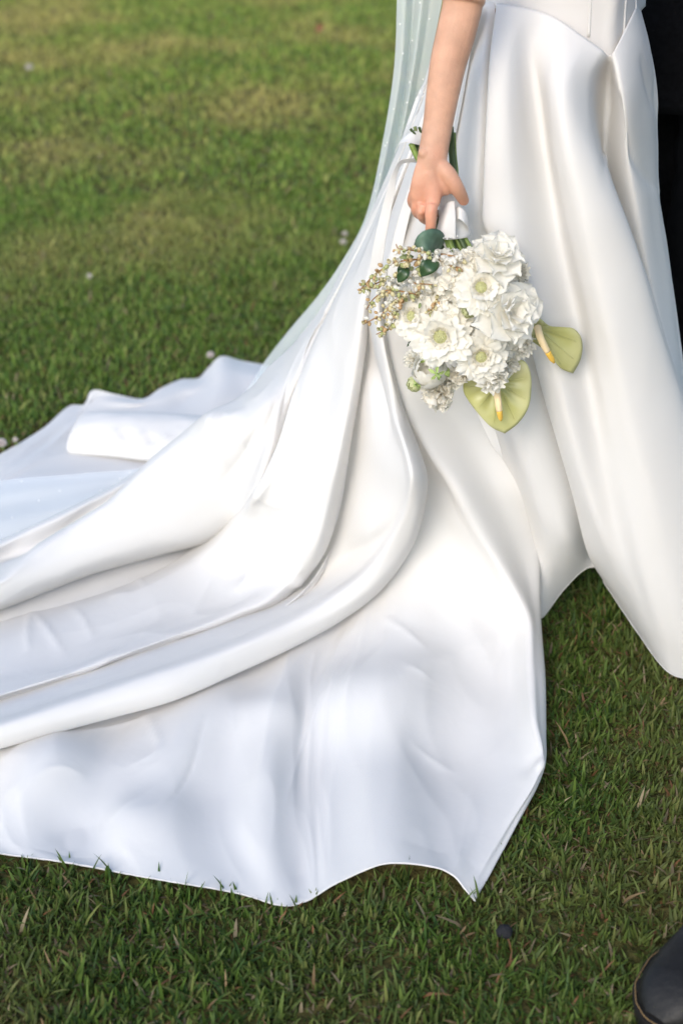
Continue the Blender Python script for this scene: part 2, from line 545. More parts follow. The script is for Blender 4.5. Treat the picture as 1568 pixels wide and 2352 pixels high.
FRONT = [
 [(1450,5,2.35),(1470,150,2.35),(1480,330,2.36),(1485,440,2.36),(1500,560,2.36),(1530,750,2.36),(1560,950,2.36),(1590,1150,2.36),(1620,1300,.02)],
 [(1464,3,2.2),(1498,150,2.2),(1508,330,2.2),(1511,440,2.19),(1530,560,2.19),(1555,750,2.18),(1578,950,2.16),(1605,1200,2.14),(1640,1450,.05)],
 [(1448,40,2.13),(1470,160,2.11),(1478,260,2.11),(1488,380,2.12),(1500,500,2.12),(1522,640,2.12),(1548,800,2.1),(1585,1000,2.07),(1640,1250,2.04),(1700,1450,.04)],
 [(1412,112,2.08),(1422,180,2.06),(1432,260,2.05),(1445,380,2.06),(1465,500,2.07),(1492,640,2.08),(1530,800,2.08),(1580,1000,2.06),(1640,1230,2.04),(1700,1450,.04)],
 [(1399,128,2.08),(1396,200,2.12),(1391,300,2.13),(1395,400,2.13),(1420,520,2.12),(1460,650,2.12),(1500,780,2.12),(1550,930,2.1),(1610,1120,2.08),(1700,1400,.05)],
 [(1378,112,2.07),(1345,190,2.04),(1355,300,2.01),(1398,410,1.995),(1440,520,1.985),(1482,640,1.98),(1522,780,1.98),(1562,905,1.98),(1615,1080,1.97),(1690,1300,1.96),(1730,1500,.04)],
 [(1330,78,2.075),(1292,200,2.005),(1300,320,1.975),(1335,470,1.955),(1372,620,1.945),(1405,760,1.935),(1440,900,1.93),(1485,1080,1.92),(1530,1250,1.91),(1575,1400,1.9),(1620,1560,.03)],
 [(1290,50,2.085),(1262,200,2.02),(1275,350,1.995),(1305,500,1.98),(1340,650,1.965),(1372,800,1.955),(1400,950,1.945),(1435,1100,1.935),(1470,1250,1.92),(1510,1400,1.91),(1568,1557,.025)],
 [(1250,30,2.1),(1222,110,2.08),(1235,250,2.055),(1258,400,2.035),(1285,560,2.015),(1315,700,2.0),(1345,850,1.98),(1372,1000,1.965),(1400,1130,1.955),(1435,1270,1.945),(1525,1535,.03)],
 [(1180,12,2.11),(1165,150,2.04),(1165,300,2.0),(1175,450,1.98),(1200,600,1.965),(1240,720,1.955),(1275,850,1.95),(1305,980,1.95),(1340,1110,1.955),(1380,1240,1.96),(1455,1440,.045)],
 [(1140,8,2.13),(1124,140,2.05),(1115,300,2.01),(1110,440,1.99),(1110,515,1.98),(1158,590,1.99),(1197,690,2.0),(1220,800,2.0),(1245,900,2.0),(1277,1010,2.0),(1312,1130,2.01),(1347,1265,2.03),(1385,1335,.075)],
 [(1136,8,2.17),(1132,140,2.12),(1124,300,2.1),(1122,440,2.09),(1134,520,2.08),(1190,600,2.09),(1230,700,2.1),(1255,800,2.1),(1275,900,2.1),(1305,1010,2.1),(1340,1130,2.1),(1370,1265,2.11),(1392,1300,.1)],
]
HIP = [
 [(1136,5,2.16),(1135,140,2.075),(1128,300,2.035),(1126,450,2.015),(1160,545,2.02),(1225,640,2.05),(1262,780,2.05),(1290,900,2.05),(1325,1020,2.05),(1355,1150,2.06),(1375,1270,.11),(1390,1306,.10)],
 [(1122,5,2.16),(1104,140,2.07),(1095,300,2.03),(1090,450,2.01),(1110,600,2.01),(1150,750,2.02),(1195,880,2.01),(1228,990,2.0),(1267,1120,2.01),(1302,1230,2.03),(1340,1308,.10)],
 [(1115,5,2.17),(1085,140,2.09),(1070,300,2.05),(1065,450,2.03),(1078,600,2.02),(1112,750,2.02),(1152,880,2.02),(1187,1000,2.01),(1227,1130,2.02),(1263,1250,2.05),(1292,1355,.06)],
 [(1108,5,2.17),(1075,140,2.11),(1052,300,2.07),(1042,450,2.05),(1048,600,2.05),(1075,750,2.06),(1110,870,2.06),(1145,985,2.06),(1190,1110,2.07),(1225,1240,2.09),(1243,1418,.03)],
 [(1100,5,2.18),(1065,140,2.13),(1035,300,2.10),(1015,450,2.08),(1010,600,2.08),(1030,750,2.09),(1070,860,2.09),(1110,970,2.1),(1160,1100,2.11),(1200,1220,2.13),(1225,1400,.03)],
]
TRAIN_FRONT = [
 [(1098,5,2.18),(1066,200,2.16),(1030,400,2.14),(1015,600,2.14),(1035,780,2.14),(1100,900,2.16),(1150,1010,.33),(1205,1140,.24),(1225,1260,.12),(1225,1420,.03,'A'),(1235,1560,.012),(1235,1690,.01),(1228,1770,.01),(1165,1900,.008),(1085,2060,.008)],
 [(1096,5,2.16),(1062,200,2.12),(1020,400,2.1),(1000,600,2.1),(1020,780,2.1),(1090,900,2.11),(1145,1000,.37),(1200,1120,.285),(1234,1240,.17),(1241,1420,.075,'A'),(1251,1560,.055),(1252,1680,.045),(1247,1768,.04),(1180,1905,.02),(1090,2068,.012)],
 [(1094,5,2.16),(1058,200,2.12),(1005,400,2.09),(960,600,2.08),(950,740,2.07),(995,860,2.06),(1035,950,.43),(1110,1080,.335),(1165,1200,.235),(1205,1320,.145),(1228,1420,.105,'A'),(1234,1530,.085),(1240,1650,.07),(1244,1760,.055),(1172,1902,.025),(1080,2056,.016)],
 [(1092,5,2.15),(1052,200,2.11),(990,400,2.07),(920,600,2.05),(884,740,2.03),(908,850,2.0),(931,920,.497),(966,985,.445),(1040,1095,.375),(1110,1220,.27),(1175,1340,.175),(1210,1420,.13,'A'),(1216,1530,.10),(1225,1650,.085),(1238,1752,.062),(1160,1900,.03),(1068,2042,.02)],
 [(1088,5,2.17),(1045,200,2.14),(975,400,2.12),(905,600,2.1),(872,740,2.09),(896,860,2.07),(924,930,.44),(968,1030,.405),(1012,1110,.348),(1062,1210,.265),(1122,1320,.168),(1155,1430,.085,'A'),(1165,1550,.05),(1165,1680,.035),(1140,1800,.025),(1085,1920,.02),(1040,2010,.03)],
 [(1086,5,2.18),(1042,200,2.16),(970,400,2.15),(900,600,2.14),(866,740,2.13),(890,870,2.11),(925,960,.38),(960,1080,.335),(985,1180,.258),(1015,1280,.178),(1050,1380,.108,'A'),(1070,1490,.055),(1070,1620,.03),(1055,1760,.015),(1025,1880,.02),(990,1990,.04)],
 [(1084,5,2.2),(1040,200,2.18),(965,400,2.17),(895,600,2.16),(864,740,2.16),(885,880,2.15),(905,980,.375),(925,1100,.29),(940,1210,.205),(950,1320,.128,'A'),(955,1420,.085),(940,1530,.07),(920,1650,.06),(912,1780,.055),(895,1890,.05),(880,1984,.045)],
 [(1082,5,2.2),(1038,200,2.19),(962,400,2.19),(892,600,2.19),(862,740,2.19),(880,880,2.18),(890,1000,.31),(890,1120,.22),(885,1230,.15),(875,1340,.09,'A'),(858,1440,.06),(830,1560,.042),(802,1680,.032),(790,1790,.028),(785,1900,.028),(785,2022,.03)],
 [(862,800,2.22),(865,900,2.22),(850,1080,.2),(825,1240,.10),(790,1390,.05,'A'),(740,1510,.028),(705,1640,.018),(690,1760,.012),(690,1900,.012),(700,2070,.012)],
 [(815,1120,.13),(770,1270,.05),(710,1430,.045,'A'),(662,1520,.04),(632,1640,.045),(612,1780,.045),(602,1920,.03),(640,2078,.012)],
 [(720,1330,.03),(660,1430,.03,'A'),(612,1510,.022),(565,1620,.02),(530,1760,.02),(510,1900,.015),(550,2052,.012)],
 [(560,1440,.03),(510,1500,.03,'A'),(460,1570,.035),(420,1680,.045),(390,1800,.04),(370,1920,.03),(380,2022,.02)],
 [(400,1490,.02),(350,1550,.02,'A'),(300,1620,.02),(250,1740,.015),(220,1850,.015),(220,1940,.012),(270,2003,.012)],
 [(250,1540,.02),(190,1600,.02,'A'),(140,1660,.03),(100,1760,.035),(80,1850,.03),(90,1930,.02),(140,1978,.015)],
 [(60,1590,.02),(20,1650,.02,'A'),(-20,1720,.02),(-50,1810,.015),(-50,1880,.012),(-20,1930,.012),(0,1960,.012)],
 [(-120,1640,.02),(-180,1720,.03,'A'),(-220,1800,.03),(-250,1860,.02),(-240,1920,.012)],
 [(-420,1640,.02),(-480,1700,.02,'A'),(-520,1800,.02),(-500,1880,.012)],
]
TUBE = [
 [(1082,5,2.22),(1036,200,2.2),(960,400,2.18),(900,600,2.17),(880,700,2.15),(890,790,2.13),(912,900,2.12),(945,1010,.35),(955,1130,.24),(920,1250,.11),(840,1345,.035),(690,1425,.02),(500,1515,.015),(300,1590,.012),(100,1650,.012),(-100,1690,.01),(-350,1740,.01)],
 [(1084,5,2.2),(1040,200,2.17),(965,400,2.14),(905,600,2.11),(878,700,2.09),(889,790,2.07),(913,890,2.05),(931,950,.445),(950,1000,.42),(967,1044,.395),(980,1090,.37),(969,1190,.27),(936,1275,.175),(870,1360,.11),(784,1425,.08),(675,1486,.065),(550,1544,.06),(400,1609,.055),(230,1656,.05),(0,1720,.05),(-250,1790,.05)],
 [(1083,5,2.19),(1038,200,2.15),(960,400,2.12),(900,600,2.09),(872,700,2.07),(882,790,2.04),(905,890,2.02),(921,950,.465),(938,1000,.445),(954,1044,.425),(967,1090,.402),(956,1190,.305),(916,1275,.21),(850,1350,.15),(760,1408,.115),(650,1462,.10),(530,1512,.095),(400,1570,.09),(200,1632,.085),(0,1692,.08),(-250,1765,.07)],
 [(1082,5,2.19),(1036,200,2.15),(955,400,2.12),(893,600,2.09),(864,700,2.07),(874,790,2.05),(894,890,2.03),(908,950,.465),(923,1000,.45),(937,1044,.43),(947,1090,.41),(938,1170,.325),(895,1255,.23),(835,1325,.165),(772,1370,.13),(680,1422,.112),(540,1485,.105),(400,1537,.10),(200,1602,.095),(0,1667,.09),(-250,1740,.08)],
 [(1080,5,2.2),(1032,200,2.17),(948,400,2.15),(884,600,2.12),(855,700,2.11),(863,790,2.1),(882,890,2.09),(908,1000,.412),(928,1090,.365),(916,1165,.288),(872,1245,.195),(812,1315,.118),(755,1355,.09),(665,1405,.07),(535,1465,.065),(400,1518,.06),(200,1583,.055),(0,1648,.05),(-250,1715,.045)],
 [(1075,5,2.22),(1025,200,2.2),(940,400,2.18),(870,600,2.16),(850,720,2.15),(862,810,2.14),(888,910,2.085),(890,1020,.385),(880,1120,.302),(850,1210,.22),(800,1280,.12),(735,1345,.075),(655,1390,.05),(530,1445,.05),(400,1500,.05),(200,1566,.045),(0,1632,.04),(-250,1700,.035)],
 [(1070,5,2.24),(1015,200,2.22),(930,400,2.2),(862,600,2.19),(840,720,2.18),(845,810,2.17),(850,920,.45),(830,1050,.34),(800,1170,.24),(760,1260,.145),(700,1335,.062),(640,1378,.044),(520,1425,.038),(400,1470,.035),(200,1535,.035),(0,1600,.03),(-250,1665,.03)],
 [(1068,5,2.26),(1010,200,2.25),(922,400,2.24),(855,600,2.23),(828,720,2.23),(815,830,2.22),(805,940,.405),(780,1060,.30),(740,1170,.18),(690,1260,.06),(640,1320,.03),(580,1360,.02),(500,1395,.02),(380,1445,.02),(180,1510,.02),(-20,1575,.02),(-250,1640,.02)],
]
BACK_FOLD = [
 [(1066,5,2.27),(1010,200,2.26),(932,400,2.25),(878,560,2.23),(856,700,2.21),(838,850,2.19),(815,964,.36),(790,1076,.265),(765,1180,.165),(722,1285,.065),(670,1342,.028),(630,1378,.02),(560,1405,.018),(400,1460,.018),(200,1530,.018),(0,1593,.018),(-250,1670,.018)],
 [(1064,5,2.25),(1008,200,2.23),(929,400,2.21),(874,560,2.19),(852,700,2.17),(832,850,2.13),(814,964,.405),(795,1076,.325),(773,1188,.225),(753,1252,.17),(717,1312,.105),(688,1342,.07),(644,1384,.05),(564,1416,.045),(400,1471,.045),(200,1544,.042),(0,1606,.04),(-250,1690,.04)],
 [(1060,5,2.25),(1002,200,2.22),(922,400,2.19),(865,560,2.16),(836,700,2.13),(812,850,.50),(795,960,.435),(775,1070,.355),(752,1180,.26),(728,1250,.20),(692,1308,.125),(660,1342,.09),(605,1384,.07),(540,1407,.062),(390,1462,.06),(190,1536,.058),(0,1597,.056),(-250,1680,.05)],
 [(1050,5,2.27),(990,210,2.24),(914,400,2.22),(852,550,2.21),(805,700,2.18),(768,850,.47),(745,960,.405),(715,1080,.325),(690,1180,.235),(665,1260,.15),(640,1310,.09),(598,1350,.06),(500,1400,.045),(350,1452,.042),(170,1522,.04),(-20,1580,.04),(-250,1660,.04)],
 [(1042,5,2.29),(980,215,2.27),(905,400,2.27),(843,550,2.29),(778,680,2.28),(725,800,2.26),(698,900,.41),(672,1000,.35),(645,1090,.285),(618,1165,.21),(588,1230,.125),(558,1290,.065),(515,1340,.04),(440,1390,.03),(300,1440,.03),(130,1500,.03),(-50,1560,.03),(-250,1640,.03)],
 [(1038,5,2.30),(975,220,2.28),(902,410,2.3),(833,560,2.34),(763,706,2.34),(722,780,2.31),(696,846,2.255),(676,906,.405),(638,1024,.335),(606,1104,.275),(583,1140,.24),(545,1190,.15),(505,1235,.08),(450,1290,.04),(350,1350,.03),(200,1405,.03),(50,1455,.03),(-100,1510,.03),(-250,1590,.03)],
 [(1036,5,2.33),(973,225,2.32),(900,415,2.34),(827,570,2.39),(758,710,2.4),(715,790,2.38),(685,850,2.33),(660,920,.35),(618,1030,.265),(584,1112,.2),(552,1155,.14),(512,1200,.08),(470,1238,.035),(400,1290,.02),(300,1340,.015),(150,1390,.015),(0,1430,.015),(-250,1540,.015)],
]
SIDE_FOLD = [
 [(1040,5,2.32),(985,222,2.30),(915,412,2.30),(842,565,2.34),(786,700,2.375),(746,780,2.345),(720,846,2.29),(700,906,.365),(662,1024,.295),(628,1104,.235),(602,1146,.19),(555,1202,.09),(482,1246,.015),(372,1276,.01),(210,1322,.01),(0,1402,.01),(-200,1460,.01)],
 [(1035,5,2.31),(973,222,2.30),(899,410,2.32),(826,562,2.35),(758,704,2.365),(714,783,2.34),(687,850,2.29),(664,914,.372),(625,1030,.305),(592,1110,.245),(568,1150,.195),(527,1208,.09),(493,1237,.05),(370,1268,.042),(210,1312,.042),(0,1392,.04),(-200,1450,.04)],
 [(1033,5,2.31),(971,222,2.30),(897,410,2.32),(825,562,2.37),(757,698,2.37),(705,782,2.345),(670,850,.402),(632,948,.355),(592,1040,.28),(548,1110,.205),(500,1172,.14),(440,1213,.105),(335,1247,.09),(190,1297,.08),(0,1374,.065),(-200,1440,.05)],
 [(1031,5,2.32),(969,222,2.31),(895,408,2.33),(822,560,2.38),(753,696,2.385),(700,778,2.36),(660,850,.394),(612,928,.37),(562,985,.33),(512,1040,.275),(452,1095,.22),(378,1148,.175),(280,1207,.135),(150,1270,.11),(0,1352,.09),(-200,1430,.06)],
 [(1029,5,2.33),(967,222,2.32),(892,406,2.35),(818,558,2.41),(749,692,2.44),(696,766,2.46),(650,818,2.48),(616,850,.335),(588,888,.325),(555,917,.322),(522,937,.325),(480,957,.325),(430,1002,.27),(350,1066,.215),(250,1158,.165),(150,1217,.13),(85,1257,.115),(0,1332,.10),(-200,1420,.07)],
 [(1027,5,2.36),(965,224,2.36),(892,410,2.4),(817,563,2.46),(746,698,2.5),(692,774,2.54),(645,828,2.57),(610,862,.26),(580,898,.25),(545,928,.24),(508,950,.23),(462,976,.21),(405,1018,.17),(330,1085,.12),(235,1165,.075),(145,1220,.045),(68,1268,.025),(0,1292,.015),(-200,1400,.012)],
 [(1025,5,2.4),(963,228,2.4),(891,414,2.45),(815,568,2.52),(741,705,2.57),(686,785,2.64),(638,838,2.68),(604,872,.19),(572,905,.18),(538,932,.17),(498,955,.165),(450,985,.155),(390,1030,.135),(330,1078,.115),(255,1125,.105),(185,1161,.095),(95,1205,.075),(0,1250,.055),(-200,1340,.05)],
 [(1023,5,2.45),(962,232,2.45),(890,418,2.5),(812,574,2.58),(736,712,2.64),(680,795,2.75),(632,850,2.8),(598,882,.1),(566,912,.09),(530,938,.08),(490,962,.075),(440,995,.07),(380,1040,.055),(310,1085,.045),(230,1132,.035),(160,1168,.025),(80,1205,.02),(0,1238,.012),(-200,1310,.012)],
]
FAR = [
 [(680,870,.012),(640,850,.016),(600,838,.025),(555,830,.03),(508,820,.05),(480,845,.028),(455,870,.02),(420,872,.024),(370,893,.03),(330,917,.018),(270,908,.03),(212,898,.042),(196,930,.02),(165,932,.022),(100,985,.018),(0,1045,.014),(-150,1120,.014),(-400,1260,.014)],
 [(680,890,.03),(640,876,.04),(600,866,.045),(555,858,.045),(510,852,.05),(484,868,.04),(455,886,.035),(420,892,.033),(372,908,.03),(330,926,.026),(270,922,.03),(214,918,.03),(196,942,.02),(165,952,.022),(95,1005,.02),(0,1062,.02),(-150,1138,.014),(-400,1275,.014)],
 [(670,930,.03),(620,920,.03),(560,905,.035),(510,895,.045),(470,905,.035),(430,915,.025),(370,930,.025),(300,938,.02),(220,945,.02),(180,962,.018),(120,1005,.018),(50,1050,.02),(-60,1105,.02),(-400,1300,.014)],
 [(620,980,.03),(560,985,.02),(480,990,.02),(400,1000,.02),(300,1000,.016),(200,1005,.016),(130,1035,.018),(50,1075,.024),(-60,1130,.02),(-400,1330,.016)],
 [(560,1040,.03),(450,1070,.03),(350,1078,.025),(250,1078,.022),(150,1090,.022),(50,1110,.026),(-100,1170,.026),(-400,1370,.02)],
 [(500,1100,.02),(400,1120,.02),(300,1130,.015),(200,1150,.02),(100,1180,.015),(0,1200,.02),(-150,1260,.02),(-400,1420,.02)],
 [(480,1170,.02),(380,1200,.015),(280,1230,.015),(150,1270,.015),(50,1300,.015),(-50,1330,.015),(-200,1390,.012),(-400,1480,.012)],
 [(450,1230,.012),(350,1270,.012),(250,1320,.012),(100,1370,.012),(0,1410,.012),(-100,1440,.012),(-250,1500,.012),(-400,1560,.012)],
 [(450,1330,.010),(350,1370,.010),(250,1420,.010),(100,1470,.010),(0,1510,.010),(-100,1540,.010),(-250,1600,.010),(-400,1650,.010)],
]
ROLL = [
 [(540,965,.04),(470,962,.03),(300,955,.03),(190,960,.02),(168,985,.02)],
 [(540,950,.11),(470,958,.095),(400,952,.088),(300,948,.085),(230,948,.08),(188,954,.07),(172,975,.06)],
 [(520,985,.108),(460,985,.095),(400,980,.086),(300,975,.083),(220,975,.077),(176,985,.067),(160,1000,.055)],
 [(500,1030,.08),(420,1030,.065),(360,1028,.06),(280,1020,.055),(210,1015,.05),(165,1012,.045),(155,1018,.04)],
 [(480,1070,.05),(420,1065,.04),(360,1060,.035),(250,1047,.03),(190,1042,.025),(160,1038,.025),(154,1030,.03)],
 [(480,1055,.012),(420,1050,.012),(360,1044,.012),(250,1032,.012),(190,1027,.012),(168,1024,.012),(160,1018,.02)],
]


def hem_roll(o, line, seed):
    """Narrow rolled and stitched edge along the hem."""
    q = np.array([p + np.array([0, 0, .0006 * mnoise.noise((i * .31, seed, 0))]) for i, p in enumerate(line)])
    r = np.array([.0016 * (1 + .22 * mnoise.noise((i * .23, seed, 5.0))) for i in range(len(q))])
    link('hem', mesh('hem', *tube_np(q, r, 8)), o, SATIN)


def build_gown(parent):
    o, G = loft('skirt_front', FRONT, 190, 230, parent, crumple=0.004, cseed=1, cscale=5, relief=(.95, .9), under=[(11, 10, 9, .018, 2, 3)],
         creases=[([(1398,128),(1397,220),(1390,340),(1385,420)],7,-.006),([(1470,120),(1488,190),(1502,260)],9,-.008),([(1412,205),(1440,320),(1480,405),(1511,438)],14,-.010),([(1395,190),(1393,300),(1394,400)],5,.003),([(1220,100),(1232,200),(1250,330)],12,-.005)])
    hem_roll(o, G[40:, -1], 1)
    o, G = loft('skirt_side', HIP, 90, 200, parent, crumple=0.003, cseed=2, cscale=7)
    hem_roll(o, G[:, -1], 2)
    o, G = loft('train_front', TRAIN_FRONT, 280, 280, parent, split=0.45, crumple=0.011, cseed=3, cscale=6, relief=(.3, 1.0),
         bumps=[(1208,1420,.13,.014,.006),(1180,1425,.12,.02,-.006),(1238,1752,.06,.014,.006),(1215,1745,.06,.02,-.006),(640,1640,.04,.03,.004),
                (815,1610,.04,.085,.034),(120,1750,.03,.085,.028),(560,1640,.03,.06,.018),(985,1730,.03,.09,-.018),(440,1800,.03,.07,-.012),(300,1890,.02,.05,.014),(180,1900,.02,.04,-.010)],
         creases=[([(668,1486),(645,1580),(615,1690),(585,1810)],7,.0035),([(885,1420),(930,1450),(980,1495)],9,.004),([(930,1530),(990,1565)],9,.003),([(180,1695),(290,1665),(365,1635)],9,.004),([(335,1640),(365,1715),(300,1765)],10,.004),([(1050,1765),(950,1690)],9,.003),([(40,1845),(120,1790),(190,1800)],9,.004),([(470,1650),(440,1760),(380,1850)],10,-.004),([(760,1600),(700,1700),(650,1860)],14,.004),([(1205,1430),(1210,1520),(1218,1620),(1240,1745)],8,.003),([(250,1900),(330,1830),(400,1750)],10,.003)])
    hem_roll(o, G[:, -1], 3)
    loft('train_roll', TUBE, 130, 300, parent, crumple=0.003, cseed=4, cscale=7, relief=(.2, .62), under=[(0, 1, 2, .02, 2, 3)])
    loft('train_centre', BACK_FOLD, 190, 320, parent, crumple=0.011, cseed=5, cscale=6, relief=(.45, .8), under=[(0, 1, 2, .018, 2, 3), (6, 5, 4, .012, .45, .55)],
         bumps=[(583,1138,.24,.020,.003),(600,1150,.22,.022,-.003),(688,1338,.08,.016,.008),(660,1325,.09,.02,-.006),(560,1345,.05,.02,.006),(540,1310,.05,.03,-.005)],
         creases=[([(578,1250),(572,1310),(552,1385)],8,.004),([(570,1305),(640,1332),(690,1341)],8,.004),([(530,1240),(490,1330),(440,1420)],14,.005),([(70,1398),(105,1440),(150,1505)],10,.004),([(72,1400),(64,1450),(66,1500)],9,.004),([(160,1390),(190,1420),(215,1470)],9,.003),([(300,1310),(335,1345)],7,.003),([(650,1010),(615,1085),(585,1138)],8,.004),([(585,1138),(625,1160),(680,1160)],9,.004),([(250,1370),(300,1360)],8,.003)])
    loft('train_side', SIDE_FOLD, 170, 300, parent, crumple=0.008, cseed=6, cscale=6, relief=(.7, .85),
         bumps=[(480,958,.325,.022,.005),(510,985,.31,.022,-.008),(540,965,.32,.02,.008),(560,1010,.3,.03,-.006)],
         creases=[([(480,958),(498,1015),(520,1080)],9,.005),([(515,945),(545,1000),(570,1060)],12,.006),([(395,1070),(420,1100)],7,.003),([(640,860),(600,910),(560,930)],12,.005),([(430,1005),(350,1070),(260,1150)],8,.003),([(600,960),(560,1040),(500,1120)],16,-.006),([(150,1225),(80,1280)],8,.003)])
    o, G = loft('train_back', FAR, 150, 240, parent, crumple=0.008, cseed=7, cscale=6)
    hem_roll(o, G[0, :], 4)
    loft('train_flap', ROLL, 90, 160, parent, crumple=0.004, cseed=8, cscale=14,
         bumps=[(215,1005,.06,.018,-.007),(262,1005,.06,.016,.006),(290,1005,.06,.014,-.007),(325,1010,.06,.016,.006),(350,1015,.06,.014,-.007),(385,1020,.06,.016,.006)])
# ------------------------------------------------------------------ bride: body, gown, veil
SKIN = simple('skin', (0.54, 0.305, 0.20), rough=0.5, spec=0.35, var=0.14, scale=38, bump=0.3, bscale=420, sss=0.25)


def blush(mat, spots):
    nt_ = mat.node_tree
    L = nt_.links
    b = nt_.nodes['Principled BSDF']
    src = b.inputs['Base Color'].links[0].from_socket
    geo = N(nt_, 'ShaderNodeNewGeometry')
    for (c, r, amt) in spots:
        vd = N(nt_, 'ShaderNodeVectorMath', operation='DISTANCE')
        vd.inputs[1].default_value = c
        L.new(geo.outputs['Position'], vd.inputs[0])
        mr = N(nt_, 'ShaderNodeMapRange')
        mr.interpolation_type = 'SMOOTHSTEP'
        mr.inputs['From Min'].default_value = 0; mr.inputs['From Max'].default_value = r
        mr.inputs['To Min'].default_value = amt; mr.inputs['To Max'].default_value = 0
        L.new(vd.outputs['Value'], mr.inputs['Value'])
        mx = N(nt_, 'ShaderNodeMixRGB')
        mx.inputs[2].default_value = (0.66, 0.27, 0.17, 1)
        L.new(mr.outputs['Result'], mx.inputs['Fac'])
        L.new(src, mx.inputs[1])
        src = mx.outputs['Color']
    L.new(src, b.inputs['Base Color'])


blush(SKIN, [(P(985,470,1.92), .075, .55), (P(989,488,1.9), .014, .4), (P(988,530,1.9), .025, .5), (P(956,484,1.92), .016, .45), (P(1068,466,1.93), .022, .5), (P(1004,355,1.92), .02, .25)])


def remeshed(name, mb, voxel, smooth_it, parent=None, mat=None):
    """One continuous skin over overlapping closed limbs."""
    me = mb.me(name)
    o = link(name, me, parent, mat)
    r = o.modifiers.new('skin_over', 'REMESH'); r.mode = 'VOXEL'; r.voxel_size = voxel; r.use_smooth_shade = True
    s = o.modifiers.new('soften', 'SMOOTH'); s.factor = 0.5; s.iterations = smooth_it
    return o


def limb(pts, sides=18, flat=1.0, ref=(0, 1, 0), n=None, tip=True):
    """pts: (px, py, Y, half width in picture units) -> closed tapering tube with a rounded end."""
    p = [P(a, b, c) for a, b, c, r in pts]
    rr = []
    for (a, b, c, r), q in zip(pts, p):
        depth = q[1] * math.cos(PITCH) + (CAM_H - q[2]) * math.sin(PITCH)
        rr.append(r / FPX * depth)
    n = n or len(p) * 5
    ctr = cat([np.append(q, 0)[:3] for q in p], n)
    s0 = np.concatenate([[0], np.cumsum(np.linalg.norm(np.diff(np.array(p), axis=0), axis=1))]); s0 /= s0[-1]
    rad = np.interp(np.linspace(0, 1, n), s0, rr)
    if tip:
        L_ = np.concatenate([[0], np.cumsum(np.linalg.norm(np.diff(ctr, axis=0), axis=1))])
        d = L_[-1] - L_
        R_ = rad[-1]
        k = d < R_
        rad = np.where(k, rad * np.sqrt(np.clip(1 - ((R_ - d) / R_) ** 2, 0.02, 1)), rad)
    return tube_np(ctr, rad, sides, flat, True, ref)


def blob(c, r, sq=(1, 1, 1), seg=14):
    vs_, fs = [], []
    for i in range(seg + 1):
        th = math.pi * i / seg
        for j in range(seg):
            ph = 2 * math.pi * j / seg
            vs_.append(np.asarray(c) + np.array([r * sq[0] * math.sin(th) * math.cos(ph), r * sq[1] * math.sin(th) * math.sin(ph), r * sq[2] * math.cos(th)]))
    for i in range(seg):
        for j in range(seg):
            j2 = (j + 1) % seg
            fs.append((i * seg + j, i * seg + j2, (i + 1) * seg + j2, (i + 1) * seg + j))
    return vs_, fs


arm = MB()
el = P(1062, 5, 1.985)
sh = el + np.array([0.045, 0.10, 0.31])
up = [sh + np.array([0.03, 0.02, 0.02]), sh, sh * .5 + el * .5 + np.array([.0, .0, .0]), el * .85 + sh * .15, el]
arm.add(tube_np(cat(up, 24), np.interp(np.linspace(0, 1, 24), [0, .12, .5, .85, 1], [.035, .045, .038, .031, .030]), 18))
arm.add(limb([(1064,-12,1.985,46),(1062,10,1.985,47),(1047,75,1.978,46),(1030,140,1.97,43),(1017,210,1.96,39),(1006,280,1.95,35),(997,335,1.94,34),(992,365,1.935,35),(988,395,1.932,34),(984,425,1.932,24)], 20, 0.80, n=44))
# palm: back of the hand towards the camera, knuckles at the lower left
arm.add(limb([(995,352,1.936,30),(989,390,1.928,38),(982,425,1.924,40),(977,455,1.924,37),(976,478,1.926,29)], 20, 0.42, n=30))
arm.add(limb([(985,395,1.925,24),(994,440,1.918,22),(992,482,1.908,15)], 14, 0.7))                               # index metacarpal
arm.add(limb([(972,395,1.935,22),(958,440,1.935,19),(952,470,1.938,13)], 14, 0.8))                               # outer edge of the hand
arm.add(limb([(992,470,1.908,15),(989,490,1.903,14.5),(989,512,1.902,13),(987,536,1.906,12),(986,556,1.912,9.5)], 14))   # index finger, straight down
arm.add(limb([(972,468,1.918,14),(967,489,1.918,12.5),(978,505,1.940,11.5),(1006,508,1.972,10.5),(1032,500,1.982,9)], 14))   # middle
arm.add(limb([(958,460,1.926,14),(954,479,1.930,12),(964,494,1.952,11),(992,494,1.985,10),(1020,488,1.992,9)], 14))         # ring
arm.add(limb([(950,446,1.938,13),(945,461,1.944,11),(955,476,1.966,10),(985,474,1.995,9),(1008,470,2.0,8)], 14))            # little
arm.add(limb([(1004,378,1.93,22),(1028,402,1.922,21),(1046,428,1.918,18),(1058,448,1.924,15),(1068,468,1.936,11.5)], 16, 0.9))   # thumb
arm.add(limb([(1000,410,1.925,26),(1022,432,1.922,20),(1032,446,1.926,12)], 14, 0.6))                            # web of the thumb
for (a, b, c, r) in ((990,486,1.9,9.5),(966,487,1.912,8),(952,475,1.924,7)):
    arm.add(blob(P(a, b, c), r / 1650.0))
arm.add(blob(P(974,352,1.93), 0.009))
